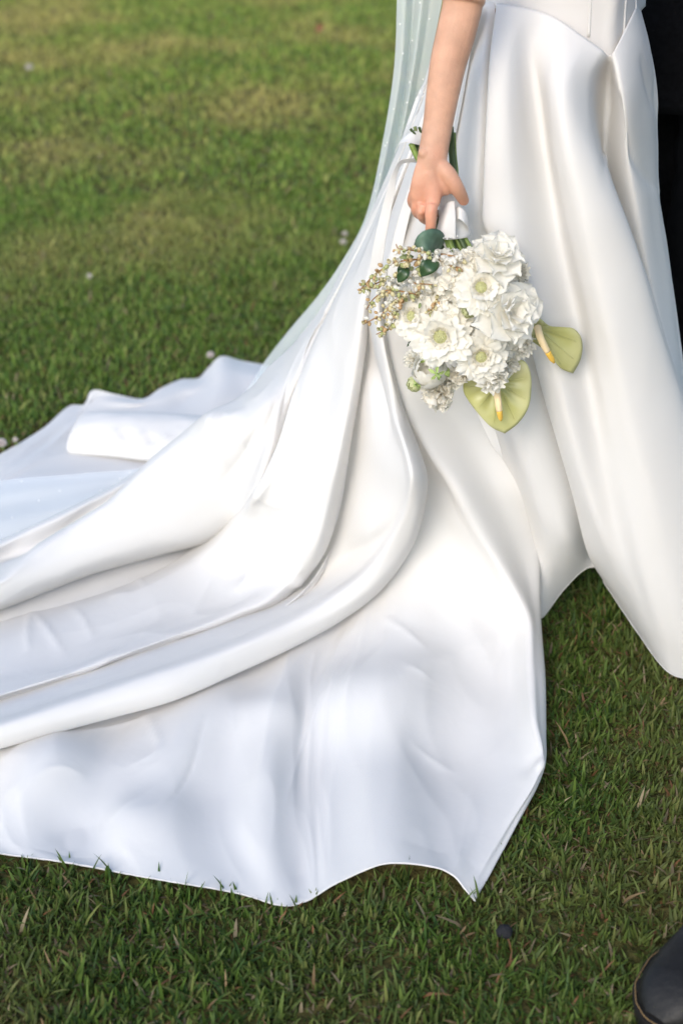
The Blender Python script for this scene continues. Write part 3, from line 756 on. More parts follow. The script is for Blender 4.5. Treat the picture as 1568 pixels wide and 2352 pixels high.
# trunk and shoulders inside the bodice
tc_ = P(1295, 10, 2.2)
arm.add(tube_np(cat([tc_ + np.array([0, .02, -.10]), tc_ + np.array([0, .02, .0]), tc_ + np.array([0, .03, .18]), tc_ + np.array([0, .04, .30]), tc_ + np.array([0, .05, .36])], 24),
                np.interp(np.linspace(0, 1, 24), [0, .2, .55, .85, 1], [.125, .108, .125, .12, .06]), 22, 0.72))
arm.add(tube_np(cat([sh, (sh + tc_ + np.array([0, .05, .34])) / 2, tc_ + np.array([0, .05, .33])], 12), [.045] * 12, 14))
arm.add(tube_np(cat([tc_ + np.array([0, .05, .30]), tc_ + np.array([0.01, .05, .44])], 8), [.05] * 8, 14))
bride = remeshed('person', arm, 0.0017, 7, None, SKIN)
tag(bride, 'person in a white satin wedding gown with long train, arm lowered holding the bouquet', 'person')

gown = empty('wedding_gown', parent=bride)
gown['label'] = 'white satin wedding gown with deep folds and long train spread on the grass'
build_gown(gown)


def build_bodice(parent):
    cols = []
    cen = P(1300, 20, 2.24)
    # V waist seam: (picture x, seam y, distance)
    seam = [(1098,-5,2.26),(1104,8,2.20),(1128,14,2.15),(1190,24,2.115),(1262,50,2.095),(1335,92,2.08),(1375,118,2.078),(1402,138,2.078),(1425,105,2.10),(1448,60,2.13),(1468,24,2.19),(1480,10,2.26)]
    for (a, b, d) in seam:
        low = P(a, b + 4, d + .012)
        t = P(a, 0, d)
        c = []
        for k, (dz, sc) in enumerate(((0, 1.0), (.06, .97), (.14, 1.0), (.22, 1.08), (.30, 1.12), (.34, 1.08))):
            q = np.array([cen[0] + (low[0] - cen[0]) * sc, cen[1] + (low[1] - cen[1]) * sc + .02 * dz, 0])
            z0 = low[2]
            q[2] = z0 + (cen[2] + .34 - z0) * dz / .34
            c.append(q)
        cols.append(np.array(c))
    C = np.array([cat(c, 60) for c in cols])
    nu = 120
    G = np.zeros((nu, 60, 3))
    for j in range(60):
        G[:, j] = cat(C[:, j], nu)
    idx = np.arange(nu * 60).reshape(nu, 60)
    f = np.stack([idx[:-1, :-1], idx[1:, :-1], idx[1:, 1:], idx[:-1, 1:]], axis=-1).reshape(-1, 4)
    o = link('bodice', mesh('bodice', G.reshape(-1, 3), f), parent, SATIN)
    sd = o.modifiers.new('cloth_thickness', 'SOLIDIFY'); sd.thickness = 0.002; sd.offset = 0
    for i in (62, 80, 92):                                  # boning channels
        path = G[i, 2:] + (G[i, 2:] - cen) / np.linalg.norm(G[i, 2:] - cen, axis=1)[:, None] * 0.001
        vf = tube_np(path, [0.0022] * len(path), 8)
        link('boning_seam', mesh('boning_seam', *vf), o, SATIN)
    return o


build_bodice(gown)


def veil_material():
    m, nt_, b = newmat('tulle')
    L = nt_.links
    b.inputs['Base Color'].default_value = (0.93, 0.96, 0.96, 1)
    b.inputs['Roughness'].default_value = 0.7
    b.inputs['Specular IOR Level'].default_value = 0.2
    tl = N(nt_, 'ShaderNodeBsdfTranslucent'); tl.inputs['Color'].default_value = (0.93, 0.96, 0.96, 1)
    tp = N(nt_, 'ShaderNodeBsdfTransparent')
    m1 = N(nt_, 'ShaderNodeMixShader'); m1.inputs['Fac'].default_value = 0.4
    L.new(b.outputs[0], m1.inputs[1]); L.new(tl.outputs[0], m1.inputs[2])
    m2 = N(nt_, 'ShaderNodeMixShader'); m2.inputs['Fac'].default_value = 0.58
    L.new(tp.outputs[0], m2.inputs[1]); L.new(m1.outputs[0], m2.inputs[2])
    L.new(m2.outputs[0], nt_.nodes['Material Output'].inputs['Surface'])
    return m


TULLE = veil_material()
VEIL = [
 [(930,-420,2.56),(916,-200,2.52),(911,0,2.50),(905,150,2.50),(883,300,2.51),(838,500,2.54),(782,605,2.58),(728,682,2.62),(664,758,2.68),(604,836,2.76),(560,905,.10),(460,985,.08),(350,1068,.06),(200,1086,.05),(0,1104,.05),(-350,1160,.05)],
 [(950,-420,2.50),(935,-200,2.48),(930,0,2.47),(922,150,2.47),(898,300,2.48),(850,500,2.51),(800,615,2.56),(752,695,2.60),(692,770,2.66),(632,845,2.74),(570,910,.10),(465,992,.08),(345,1085,.055),(195,1108,.045),(0,1135,.045),(-350,1190,.045)],
 [(975,-420,2.54),(960,-200,2.52),(950,0,2.51),(936,150,2.52),(912,300,2.53),(862,500,2.56),(810,620,2.60),(762,700,2.64),(702,775,2.70),(642,850,2.78),(578,915,.09),(470,998,.07),(340,1100,.045),(190,1130,.04),(0,1165,.035),(-350,1230,.035)],
 [(1000,-420,2.46),(985,-200,2.45),(968,0,2.45),(950,150,2.46),(924,300,2.48),(872,500,2.52),(820,625,2.57),(772,705,2.61),(712,780,2.68),(652,855,2.77),(586,920,.09),(475,1004,.07),(335,1112,.05),(180,1158,.045),(0,1200,.045),(-350,1280,.04)],
 [(1030,-420,2.50),(1012,-200,2.49),(990,0,2.49),(966,150,2.50),(936,300,2.52),(884,500,2.56),(830,630,2.61),(782,710,2.65),(722,785,2.72),(662,860,2.80),(594,925,.08),(480,1010,.06),(330,1122,.04),(170,1182,.035),(0,1240,.03),(-350,1330,.03)],
 [(1070,-420,2.44),(1045,-200,2.44),(1015,0,2.44),(985,150,2.46),(950,300,2.49),(896,500,2.53),(840,635,2.59),(792,715,2.63),(732,790,2.70),(672,865,2.79),(602,930,.08),(485,1016,.06),(325,1130,.045),(160,1200,.04),(0,1268,.03),(-350,1370,.03)],
]
veil, VG = loft('veil', VEIL, 90, 260, bride, TULLE, thick=0, relax=1, relief=(.45, .8))
veil['label'] = 'sheer pale tulle veil dotted with tiny pearls falling behind the arm'
PEARL = simple('pearl', (0.85, 0.84, 0.8), rough=0.2, spec=0.6, var=0.03)
pearl_me = mesh('pearl', *blob((0, 0, 0), 0.0015, seg=8))
pearl_me.materials.append(PEARL)
vflat = VG.reshape(-1, 3)
vz = np.stack([vflat[:, 0], vflat[:, 1] * math.cos(PITCH) + (CAM_H - vflat[:, 2]) * math.sin(PITCH), vflat[:, 1] * math.sin(PITCH) - (CAM_H - vflat[:, 2]) * math.cos(PITCH)], 1)
vpx = 784 + vz[:, 0] / vz[:, 1] * FPX
vpy = 1176 - vz[:, 2] / vz[:, 1] * FPX
for (a, b) in ((964,8),(987,43),(946,95),(973,182),(941,190),(935,236),(946,268),(889,328),(886,334),(925,130),(915,60),(905,250),(860,440),(875,400),(360,1055),(275,1100),(232,1128),(135,1128),(52,1104),(30,1189),(150,1208),(38,1222),(300,1085),(90,1150),(190,1172)):
    i = int(np.argmin((vpx - a) ** 2 + (vpy - b) ** 2))
    o = link('pearl', pearl_me, veil)
    o.location = vflat[i] + np.array([0, -0.0015, 0.0015])
# ------------------------------------------------------------------ bouquet
def petal_mat(name, c0, c1, trans=0.3):
    return simple(name, c0, rough=0.55, spec=0.25, var=0.05, scale=90, bump=0.25, bscale=260, trans=trans)


M_WHITE = petal_mat('white_petal', (0.885, 0.86, 0.785), None, .42)
M_CREAM = petal_mat('cream_petal', (0.88, 0.84, 0.745), None, .42)
M_BUDGREEN = petal_mat('pale_green_bud', (0.62, 0.64, 0.36), None)
M_CENTRE = simple('flower_centre', (0.50, 0.50, 0.25), rough=0.7, var=0.25, scale=300)
M_SEPAL = simple('sepal_green', (0.30, 0.40, 0.12), rough=0.5, var=0.2, scale=80)
M_LEAF = simple('dark_leaf', (0.035, 0.075, 0.028), rough=0.32, spec=0.5, var=0.25, scale=40, trans=0.1)
M_EUC = simple('eucalyptus_leaf', (0.075, 0.13, 0.085), rough=0.5, spec=0.4, var=0.35, scale=60, trans=0.1)
M_OLIVE = simple('olive_leaf', (0.22, 0.27, 0.11), rough=0.5, var=0.2, trans=0.15)
M_STEM = simple('green_stem', (0.16, 0.23, 0.045), rough=0.45, var=0.25, scale=50)
M_STEMDK = simple('dark_stem', (0.05, 0.08, 0.025), rough=0.45, var=0.25, scale=50)
M_TWIG = simple('russet_twig', (0.30, 0.16, 0.06), rough=0.6, var=0.25)
M_BELL = simple('bell_bud', (0.64, 0.57, 0.33), rough=0.45, var=0.22, scale=120, trans=0.2)
M_SPADIX = simple('spadix', (0.85, 0.66, 0.38), rough=0.6, var=0.08, bump=0.6, bscale=900)
M_SPTIP = simple('spadix_tip', (0.85, 0.52, 0.08), rough=0.6, var=0.08, bump=0.6, bscale=900)


def spathe_material():
    m, nt_, b = newmat('spathe_green')
    L = nt_.links
    tc = N(nt_, 'ShaderNodeTexCoord')
    nz = N(nt_, 'ShaderNodeTexNoise'); nz.inputs['Scale'].default_value = 16; nz.inputs['Detail'].default_value = 3
    L.new(tc.outputs['Object'], nz.inputs['Vector'])
    cr = N(nt_, 'ShaderNodeValToRGB')
    cr.color_ramp.elements[0].position = .35; cr.color_ramp.elements[1].position = .7
    cr.color_ramp.elements[0].color = (0.52, 0.52, 0.20, 1); cr.color_ramp.elements[1].color = (0.68, 0.66, 0.36, 1)
    L.new(nz.outputs['Fac'], cr.inputs['Fac']); L.new(cr.outputs['Color'], b.inputs['Base Color'])
    b.inputs['Roughness'].default_value = .3
    b.inputs['Specular IOR Level'].default_value = .5
    tr = N(nt_, 'ShaderNodeBsdfTranslucent'); L.new(cr.outputs['Color'], tr.inputs['Color'])
    mx = N(nt_, 'ShaderNodeMixShader'); mx.inputs['Fac'].default_value = .25
    L.new(b.outputs[0], mx.inputs[1]); L.new(tr.outputs[0], mx.inputs[2])
    L.new(mx.outputs[0], nt_.nodes['Material Output'].inputs['Surface'])
    return m


M_SPATHE = spathe_material()


def petal(L_, W, cup=0.25, curl=0.3, ruffle=0.06, seed=0, point=0.0, nl=8, nw=7, notch=0.0):
    """A petal from its base at the origin along +X; +Z is its inner face."""
    r = random.Random(seed)
    ph = [r.uniform(0, 6.28) for _ in range(4)]
    vs_, fs = [], []
    for i in range(nl):
        s = i / (nl - 1)
        wd = W * (0.18 + 0.82 * math.sin(min(1.0, s * 1.12 + 0.02) * math.pi * 0.5) ** 0.9)
        if s > 0.62:
            q = (s - 0.62) / 0.38
            wd *= math.sqrt(max(0.0, 1 - q * q * (0.62 + 0.3 * point))) * (1 - point * 0.45 * q)
        for j in range(nw):
            t = -1 + 2 * j / (nw - 1)
            x = L_ * s * (1 - 0.10 * t * t * s) - notch * L_ * max(0, 1 - abs(t) * 2.5) * s**6
            x += ruffle * L_ * 0.5 * s * s * math.sin(ph[3] + 5 * t)
            y = wd * 0.5 * t
            z = cup * W * t * t * s * (1.2 - 0.5 * s) + curl * L_ * s * s
            z += ruffle * L_ * s * s * (math.sin(ph[0] + 3.2 * t) + 0.6 * math.sin(ph[1] + 6.1 * t + 3 * s))
            vs_.append((x, y, z))
    for i in range(nl - 1):
        for j in range(nw - 1):
            a = i * nw + j
            fs.append((a, a + 1, a + nw + 1, a + nw))
    return vs_, fs


PCACHE = {}


def petal_me(key, **kw):
    if key not in PCACHE:
        mat_ = kw.pop('mat')
        me = mesh('petal', *petal(**kw))
        me.materials.append(mat_)
        PCACHE[key] = me
    return PCACHE[key]


def frame(n, spin=0.0):
    """Rotation whose Z is the facing direction n."""
    n = Vector(n).normalized()
    x = Vector((1, 0, 0)) - n * n.x
    x.normalize()
    y = n.cross(x)
    return Matrix((x, y, n)).transposed() @ Matrix.Rotation(spin, 3, 'Z')


def set_rt(o, rot3, loc):
    o.matrix_local = Matrix.Translation(loc) @ rot3.to_4x4()


bq_base = V(1042, 545, 1.945)
bouquet = empty('bouquet', bq_base)
tag(bouquet, 'bouquet of white flowers and green anthuriums held upside down against the gown', 'bouquet')
CAMV = Vector((0, 0, CAM_H))


def child(name, me, parent, rot3, loc):
    o = link(name, me, parent)
    set_rt(o, rot3, loc)
    return o


def flower_root(name, px, py, Y, face, spin=0.0):
    """Empty for one flower head; face = (right, up, towards camera) components."""
    c = V(px, py, Y)
    tocam = (CAMV - c).normalized()
    right = Vector((1, 0, 0))
    upv = right.cross(-tocam) * -1
    upv = tocam.cross(right)
    n = (right * face[0] + upv * face[1] + tocam * face[2]).normalized()
    e = empty(name, parent=bouquet)
    set_rt(e, frame(n, spin), c - bq_base)
    return e


def ring(e, name, n, tilt, r0, z0, me_list, seed, jit=0.12, scl=(0.88, 1.1)):
    r = random.Random(seed)
    off = r.uniform(0, 6.28)
    for k in range(n):
        a = off + 2 * math.pi * (k + r.uniform(-.22, .22)) / n
        t = tilt + r.uniform(-jit, jit)
        R_ = Matrix.Rotation(a, 3, 'Z') @ Matrix.Rotation(-t, 3, 'Y') @ Matrix.Rotation(r.uniform(-.18, .18), 3, 'X')
        o = child(name, r.choice(me_list), e, R_ * r.uniform(*scl), Vector((math.cos(a) * r0, math.sin(a) * r0, z0)))


def scabiosa(px, py, Y, R, face, seed):
    e = flower_root('scabiosa_flower', px, py, Y, face)
    big = [petal_me(('sc', R, i), L_=R * .95, W=R * .62, cup=.10, curl=-.03, ruffle=.075, seed=i + 10, mat=M_WHITE, notch=.06, nl=9, nw=9) for i in range(4)]
    mid = [petal_me(('scm', R, i), L_=R * .62, W=R * .58, cup=.15, curl=.08, ruffle=.07, seed=i + 30, mat=M_WHITE, notch=.08) for i in range(3)]
    sml = [petal_me(('scs', R, i), L_=R * .30, W=R * .24, cup=.3, curl=.2, ruffle=.12, seed=i + 50, mat=M_CREAM) for i in range(3)]
    ring(e, 'petal', 12, .05, R * .12, -.003, big, seed, jit=.16)
    ring(e, 'petal', 10, .22, R * .12, -.001, big, seed + 1, jit=.18, scl=(.68, .92))
    ring(e, 'petal', 10, .42, R * .13, .001, mid, seed + 2, jit=.2, scl=(.7, 1.0))
    ring(e, 'petal', 16, .75, R * .17, .001, sml, seed + 3, jit=.3)
    mb = MB()
    mb.add(blob((0, 0, R * .05), R * .20, (1, 1, .75), 12))
    for k in range(64):                                     # pin-cushion knobs
        th = math.acos(1 - 0.95 * (k + .5) / 64); ph = k * 2.39996
        d = np.array([math.sin(th) * math.cos(ph), math.sin(th) * math.sin(ph), math.cos(th)])
        mb.add(blob(d * np.array([R * .21, R * .21, R * .17]) + np.array([0, 0, R * .05]), R * .028, seg=5))
    me = mb.me('pincushion_centre'); me.materials.append(M_CENTRE)
    child('pincushion_centre', me, e, Matrix.Identity(3), Vector((0, 0, 0)))


def rose(px, py, Y, R, face, seed, n=24, mat=None, tag_='ro'):
    e = flower_root('rose', px, py, Y, face)
    mat = mat or M_WHITE
    ms = [petal_me((tag_, R, i, mat.name), L_=R, W=R * 1.05, cup=.22, curl=-.22, ruffle=.05, seed=i + 70, point=.9, mat=mat, nl=9, nw=9) for i in range(5)]
    r = random.Random(seed)
    for k in range(n):
        f = k / (n - 1)
        a = k * 2.39996 + r.uniform(-.2, .2)
        t = 1.42 - 1.25 * f**0.8 + r.uniform(-.1, .1)
        s = (.45 + .55 * f) * r.uniform(.9, 1.1)
        R_ = Matrix.Rotation(a, 3, 'Z') @ Matrix.Rotation(-t, 3, 'Y') @ Matrix.Rotation(r.uniform(-.25, .25), 3, 'X')
        child('petal', r.choice(ms), e, R_ * s, Vector((math.cos(a) * R * .08, math.sin(a) * R * .08, R * (.22 - .30 * f))))


def pompon(name, px, py, Y, R, face, seed, n=34, mat=None):
    e = flower_root(name, px, py, Y, face)
    mat = mat or M_WHITE
    ms = [petal_me(('pp', R, i, mat.name), L_=R * .8, W=R * .55, cup=.3, curl=.12, ruffle=.16, seed=i + 110, mat=mat, notch=.1) for i in range(5)]
    r = random.Random(seed)
    for k in range(n):
        th = math.acos(1 - 1.05 * (k + .5) / n); a = k * 2.39996
        t = math.pi / 2 - th
        R_ = Matrix.Rotation(a, 3, 'Z') @ Matrix.Rotation(-t + r.uniform(-.2, .2), 3, 'Y') @ Matrix.Rotation(r.uniform(-.8, .8), 3, 'X')
        child('petal', r.choice(ms), e, R_ * r.uniform(.8, 1.1), Vector((0, 0, 0)))


def ball_petal(R, th1, wid, seed):
    """Petal wrapped round a ball of radius R, from its foot (-Z) up to polar angle th1."""
    r = random.Random(seed)
    p0 = r.uniform(0, 6)
    vs_, fs = [], []
    for i in range(9):
        s = i / 8
        th = math.pi * .96 + (th1 - math.pi * .96) * s
        for j in range(7):
            t = -1 + j / 3
            w_ = wid * (.35 + .65 * math.sin(math.pi * min(.5 + .0, .1 + s * .5))) * (1 - .35 * max(0, s - .7) / .3)
            th_ = th + .16 * t * t * s * s + .03 * math.sin(5 * t + p0) * s
            ph = w_ * t
            rr = R * (1 + .05 * s * s * math.sin(3.5 * t + p0) + .04 * s * s)
            vs_.append((rr * math.sin(th_) * math.cos(ph), rr * math.sin(th_) * math.sin(ph), rr * math.cos(th_)))
    for i in range(8):
        for j in range(6):
            a = i * 7 + j
            fs.append((a, a + 1, a + 8, a + 7))
    return vs_, fs


def ranunculus(px, py, Y, R, face, seed, n=16, mat=None):
    e = flower_root('ranunculus', px, py, Y, face)
    mat = mat or M_WHITE
    r = random.Random(seed)
    for k in range(n):
        f = k / (n - 1)                                     # 0 = outermost
        key = ('ba', R, k, mat.name)
        if key not in PCACHE:
            me = mesh('petal', *ball_petal(R, 1.25 - 1.0 * f, .8, k + 3)); me.materials.append(mat); PCACHE[key] = me
        a = k * 2.39996 + r.uniform(-.2, .2)
        child('petal', PCACHE[key], e, (Matrix.Rotation(a, 3, 'Z') @ Matrix.Rotation(r.uniform(-.08, .08), 3, 'X')) * (1 - .34 * f), Vector((0, 0, R * .30 * f)))
    return e


def sepal_star(px, py, Y, R, face, seed):
    e = flower_root('flower_stem_end', px, py, Y, face)
    ms = [petal_me(('se', R, i), L_=R, W=R * .45, cup=.3, curl=-.55, ruffle=.03, seed=i + 200, point=.8, mat=M_SEPAL) for i in range(2)]
    ring(e, 'sepal', 5, .05, R * .05, 0, ms, seed)
    vf = tube_np(cat([(0, 0, -.002), (0, 0, R * .6), (R * .25, R * .1, R * 1.5)], 8), [R * .16] * 8, 8)
    me = mesh('stalk', *vf); me.materials.append(M_SEPAL)
    child('stalk', me, e, Matrix.Identity(3), Vector((0, 0, 0)))


def floret_me(R, seed, mat):
    mb = MB()
    r = random.Random(seed)
    for k in range(5):
        a = 2 * math.pi * k / 5 + r.uniform(-.15, .15)
        v_, f_ = petal(R, R * .85, .2, .12, .08, seed * 7 + k, 0, 5, 5, .1)
        M_ = Matrix.Rotation(a, 3, 'Z') @ Matrix.Rotation(-.25 + r.uniform(-.2, .2), 3, 'Y')
        mb.add(([M_ @ Vector(q) for q in v_], f_))
    me = mb.me('floret'); me.materials.append(mat)
    return me


FLO = [floret_me(0.0125, i, M_WHITE) for i in range(4)] + [floret_me(0.0105, 9 + i, M_CREAM) for i in range(3)]


def cluster(px, py, Y, R, face, seed, n=20, flat=.8):
    e = flower_root('stock_blossom_cluster', px, py, Y, face)
    r = random.Random(seed)
    for k in range(n):
        th = math.acos(1 - 1.0 * (k + .5) / n); a = k * 2.39996 + r.uniform(-.3, .3)
        d = Vector((math.sin(th) * math.cos(a), math.sin(th) * math.sin(a), math.cos(th)))
        n_ = (d + Vector((r.uniform(-.4, .4), r.uniform(-.4, .4), .3))).normalized()
        child('floret', r.choice(FLO), e, frame(n_, r.uniform(0, 6)) * r.uniform(.85, 1.25), Vector((d.x * R, d.y * R, d.z * R * flat)))


def B(cx, cy): return 784 + .38 * cx, 501.8 + .38 * cy


def PX(m): return m / 1640.0


# flower heads (each in its place in the round)
def at(fn, cx, cy, Y, R, face, seed, *a, **k):
    x, y = B(cx, cy)
    return fn(x, y, Y, PX(R * .38), face, seed, *a, **k)


rose(*B(1015, 570), 1.866, PX(84), (.55, .05, 1), 3, 26)
rose(*B(935, 240), 1.885, PX(70), (.35, .75, 1), 4, 24)
at(scabiosa, 840, 420, 1.868, 165, (.15, .25, 1), 11)
at(scabiosa, 598, 712, 1.868, 190, (-.15, -.2, 1), 12)
at(scabiosa, 842, 832, 1.866, 165, (.1, -.35, 1), 13)
at(scabiosa, 430, 590, 1.895, 150, (-.6, .05, 1), 14)
cluster(*B(640, 330), 1.905, PX(48), (-.05, .35, 1), 21, 26)
cluster(*B(660, 560), 1.895, PX(46), (-.1, .05, 1), 22, 26)
cluster(*B(480, 430), 1.925, PX(44), (-.45, .2, 1), 23, 22)
cluster(*B(760, 290), 1.90, PX(30), (.1, .5, 1), 24, 14)
pompon('carnation', *B(905, 955), 1.88, PX(50), (.2, -.6, 1), 31, 36)
pompon('carnation', *B(1075, 760), 1.915, PX(46), (.8, -.2, .9), 32, 30)
pompon('carnation', *B(1060, 330), 1.93, PX(40), (.8, .3, .9), 33, 28, M_CREAM)
pompon('carnation', *B(720, 930), 1.90, PX(40), (-.1, -.6, 1), 34, 28, M_CREAM)
pompon('carnation', *B(590, 1050), 1.918, PX(58), (-.35, -.9, .8), 35, 34, M_CREAM)
ranunculus(*B(530, 925), 1.90, PX(43), (-.5, .35, 1), 41, n=18)
ranunculus(*B(440, 1000), 1.925, PX(20), (-.7, -.6, .7), 42, n=12, mat=M_BUDGREEN)
ranunculus(*B(768, 555), 1.866, PX(19), (0, -.1, 1), 43, n=14, mat=M_BUDGREEN)
rose(*B(600, 480), 1.93, PX(52), (-.2, .1, 1), 5, 20, M_CREAM)
rose(*B(930, 720), 1.905, PX(58), (.35, -.25, 1), 6, 22)
rose(*B(760, 760), 1.915, PX(48), (0, -.2, 1), 7, 18, M_CREAM)
pompon('carnation', *B(740, 640), 1.90, PX(40), (0, 0, 1), 36, 26, M_CREAM)
pompon('carnation', *B(330, 420), 1.94, PX(36), (-.7, .2, 1), 37, 24, M_CREAM)
pompon('carnation', *B(540, 800), 1.915, PX(44), (-.3, -.4, 1), 38, 28)
pompon('carnation', *B(1000, 880), 1.915, PX(42), (.4, -.6, 1), 39, 28)
pompon('carnation', *B(800, 330), 1.915, PX(36), (.1, .5, 1), 40, 24)
pompon('carnation', *B(650, 985), 1.915, PX(40), (-.1, -.7, 1), 44, 28)
pompon('carnation', *B(440, 850), 1.93, PX(34), (-.6, -.3, 1), 45, 24)
pompon('carnation', *B(700, 440), 1.90, PX(34), (0, .1, 1), 46, 24, M_CREAM)
pompon('carnation', *B(880, 700), 1.885, PX(34), (.1, -.1, 1), 47, 24, M_CREAM)
sepal_star(*B(575, 940), 1.862, PX(20), (.1, -.3, 1), 51)
sepal_star(*B(455, 1000), 1.90, PX(14), (-.5, -.3, 1), 52)


# anthuriums: heart-shaped spathe with a finger-like spadix
def anthurium(label, out, centre, sp, Yc, tiltx, tilty, seed):
    """out: outline in bouquet-crop units, centre: spadix foot, sp: spadix points."""
    e = empty('anthurium', parent=bouquet)
    e['label'] = label
    e.location = (0, 0, 0)
    c = np.array(B(*centre))
    o = np.array([B(*q) for q in out], float)
    oc = cat(np.column_stack([np.vstack([o, o[:1]]), np.zeros(len(o) + 1)]), 97)[:-1, :2]
    NR = 14
    vs_, fs = [], []
    for i in range(NR + 1):
        f = i / NR
        for j in range(96):
            q = c + (oc[j] - c) * f
            d = (q - c) / 100.0
            ang = math.atan2(oc[j][1] - c[1], oc[j][0] - c[0])
            dep = Yc + tiltx * d[0] + tilty * d[1] - 0.016 * f * f + 0.012 * f**4 + 0.0016 * f * (1 - f) * 4 * math.cos(ang * 9 + seed) + 0.002 * math.sin(ang * 5 + seed) * f**3
            vs_.append(Vector(P(q[0], q[1], dep)) - bq_base)
    for i in range(NR):
        for j in range(96):
            j2 = (j + 1) % 96
            fs.append((i * 96 + j, i * 96 + j2, (i + 1) * 96 + j2, (i + 1) * 96 + j))
    me = mesh('spathe', vs_, fs); me.materials.append(M_SPATHE)
    s = link('spathe', me, e)
    sd = s.modifiers.new('thickness', 'SOLIDIFY'); sd.thickness = 0.0014
    mb = MB()
    for k in range(9):                                       # veins from the foot to the rim
        j = (k * 96 // 9 + 5) % 96
        pth = [np.array(vs_[i * 96 + j]) + np.array([0, -.0006, .0003]) for i in range(1, NR - 1)]
        mb.add(tube_np(pth, np.linspace(.0011, .0004, len(pth)), 6))
    mv = mb.me('veins'); mv.materials.append(M_SPATHE); link('veins', mv, s)
    sp3 = [np.array(P(*B(*q[:2]), q[2])) - np.array(bq_base) for q in sp]
    path = cat(sp3, 26)
    rad = 0.0050 * np.interp(np.linspace(0, 1, 26), [0, .5, .9, 1], [1.1, 1, .75, .3])
    a = mesh('spadix', *tube_np(path[:17], rad[:17], 14)); a.materials.append(M_SPADIX)
    so_ = link('spadix', a, e)
    b_ = mesh('spadix_tip', *tube_np(path[16:], rad[16:], 14)); b_.materials.append(M_SPTIP)
    link('spadix_tip', b_, so_)


anthurium('pale green anthurium with its tip hanging down, at the bottom of the bouquet',
          [(985,1300),(905,1262),(830,1185),(768,1105),(735,1040),(745,960),(800,900),(880,890),(935,960),(985,905),(1050,855),(1105,862),(1140,930),(1145,1050),(1125,1150),(1065,1240)],
          (940, 1000), [(936,1030,1.905),(943,1090,1.892),(952,1160,1.888),(962,1222,1.892)], 1.925, .0, -.01, 1)
anthurium('pale green anthurium sticking out on the right side of the bouquet',
          [(1398,937),(1330,910),(1290,870),(1240,810),(1150,740),(1105,690),(1110,630),(1150,585),(1200,605),(1255,648),(1330,655),(1400,665),(1442,710),(1455,780),(1440,860)],
          (1180, 660), [(1182,655,1.915),(1200,720,1.90),(1240,800,1.897),(1283,872,1.903)], 1.935, .02, -.005, 2)


# leaves
def leaf(path, wid, mat, name='leaf', fold=.25):
    """path: (px, py, Y) midrib; wid in picture units."""
    mid = cat([P(*q) for q in path], 12)
    vs_, fs = [], []
    for i, q in enumerate(mid):
        t = mid[min(i + 1, 11)] - mid[max(i - 1, 0)]
        t /= np.linalg.norm(t)
        tc2 = np.array([0, 0, CAM_H]) - q; tc2 /= np.linalg.norm(tc2)
        sd = np.cross(t, tc2); sd /= np.linalg.norm(sd)
        s = i / 11
        w_ = PX(wid) * math.sin(math.pi * min(1, .06 + s * .94)) ** .75
        for j in range(5):
            u = -1 + j * .5
            vs_.append(q + sd * w_ * u + tc2 * (abs(u) * w_ * fold + .0006 * (j % 2)) - np.array(bq_base))
    for i in range(11):
        for j in range(4):
            a = i * 5 + j
            fs.append((a, a + 1, a + 6, a + 5))
    me = mesh(name, vs_, fs); me.materials.append(mat)
    o = link(name, me, bouquet)
    m_ = o.modifiers.new('thickness', 'SOLIDIFY'); m_.thickness = .0005
    return o


def BL(*pts): return [B(a, b) + (y,) for a, b, y in pts]


lf = leaf(BL((610,165,1.915),(560,140,1.895),(500,140,1.885),(436,165,1.89)), 29, M_EUC, 'eucalyptus_leaf', .12)
leaf(BL((580,225,1.90),(545,265,1.885),(515,300,1.878),(480,352,1.88)), 20, M_LEAF)
leaf(BL((580,205,1.90),(555,205,1.89),(525,212,1.888)), 8, M_LEAF)
leaf(BL((400,295,1.90),(380,325,1.893),(340,388,1.893)), 13, M_LEAF)
leaf(BL((370,270,1.90),(355,300,1.897),(340,335,1.897)), 6, M_LEAF)
leaf(BL((435,232,1.90),(390,230,1.893),(340,240,1.893)), 6, M_OLIVE)
leaf(BL((395,255,1.90),(405,280,1.893),(415,300,1.893)), 5, M_OLIVE)
leaf(BL((815,720,1.875),(818,755,1.868),(825,790,1.868)), 4, M_LEAF)
leaf(BL((425,735,1.92),(410,755,1.915),(395,775,1.915)), 3, M_LEAF)
leaf(BL((420,712,1.92),(408,730,1.915),(402,750,1.915)), 3, M_LEAF)
leaf(BL((475,510,1.885),(472,530,1.88),(465,545,1.88)), 4, M_OLIVE)
leaf(BL((1060,385,1.93),(1095,368,1.925),(1115,380,1.925)), 7, M_LEAF)
leaf(BL((1125,430,1.94),(1140,470,1.935),(1140,520,1.935)), 6, M_LEAF)
leaf(BL((640,900,1.90),(635,930,1.885),(650,960,1.885)), 8, M_SEPAL)
leaf(BL((470,870,1.905),(510,850,1.89),(550,862,1.89)), 6, M_SEPAL)

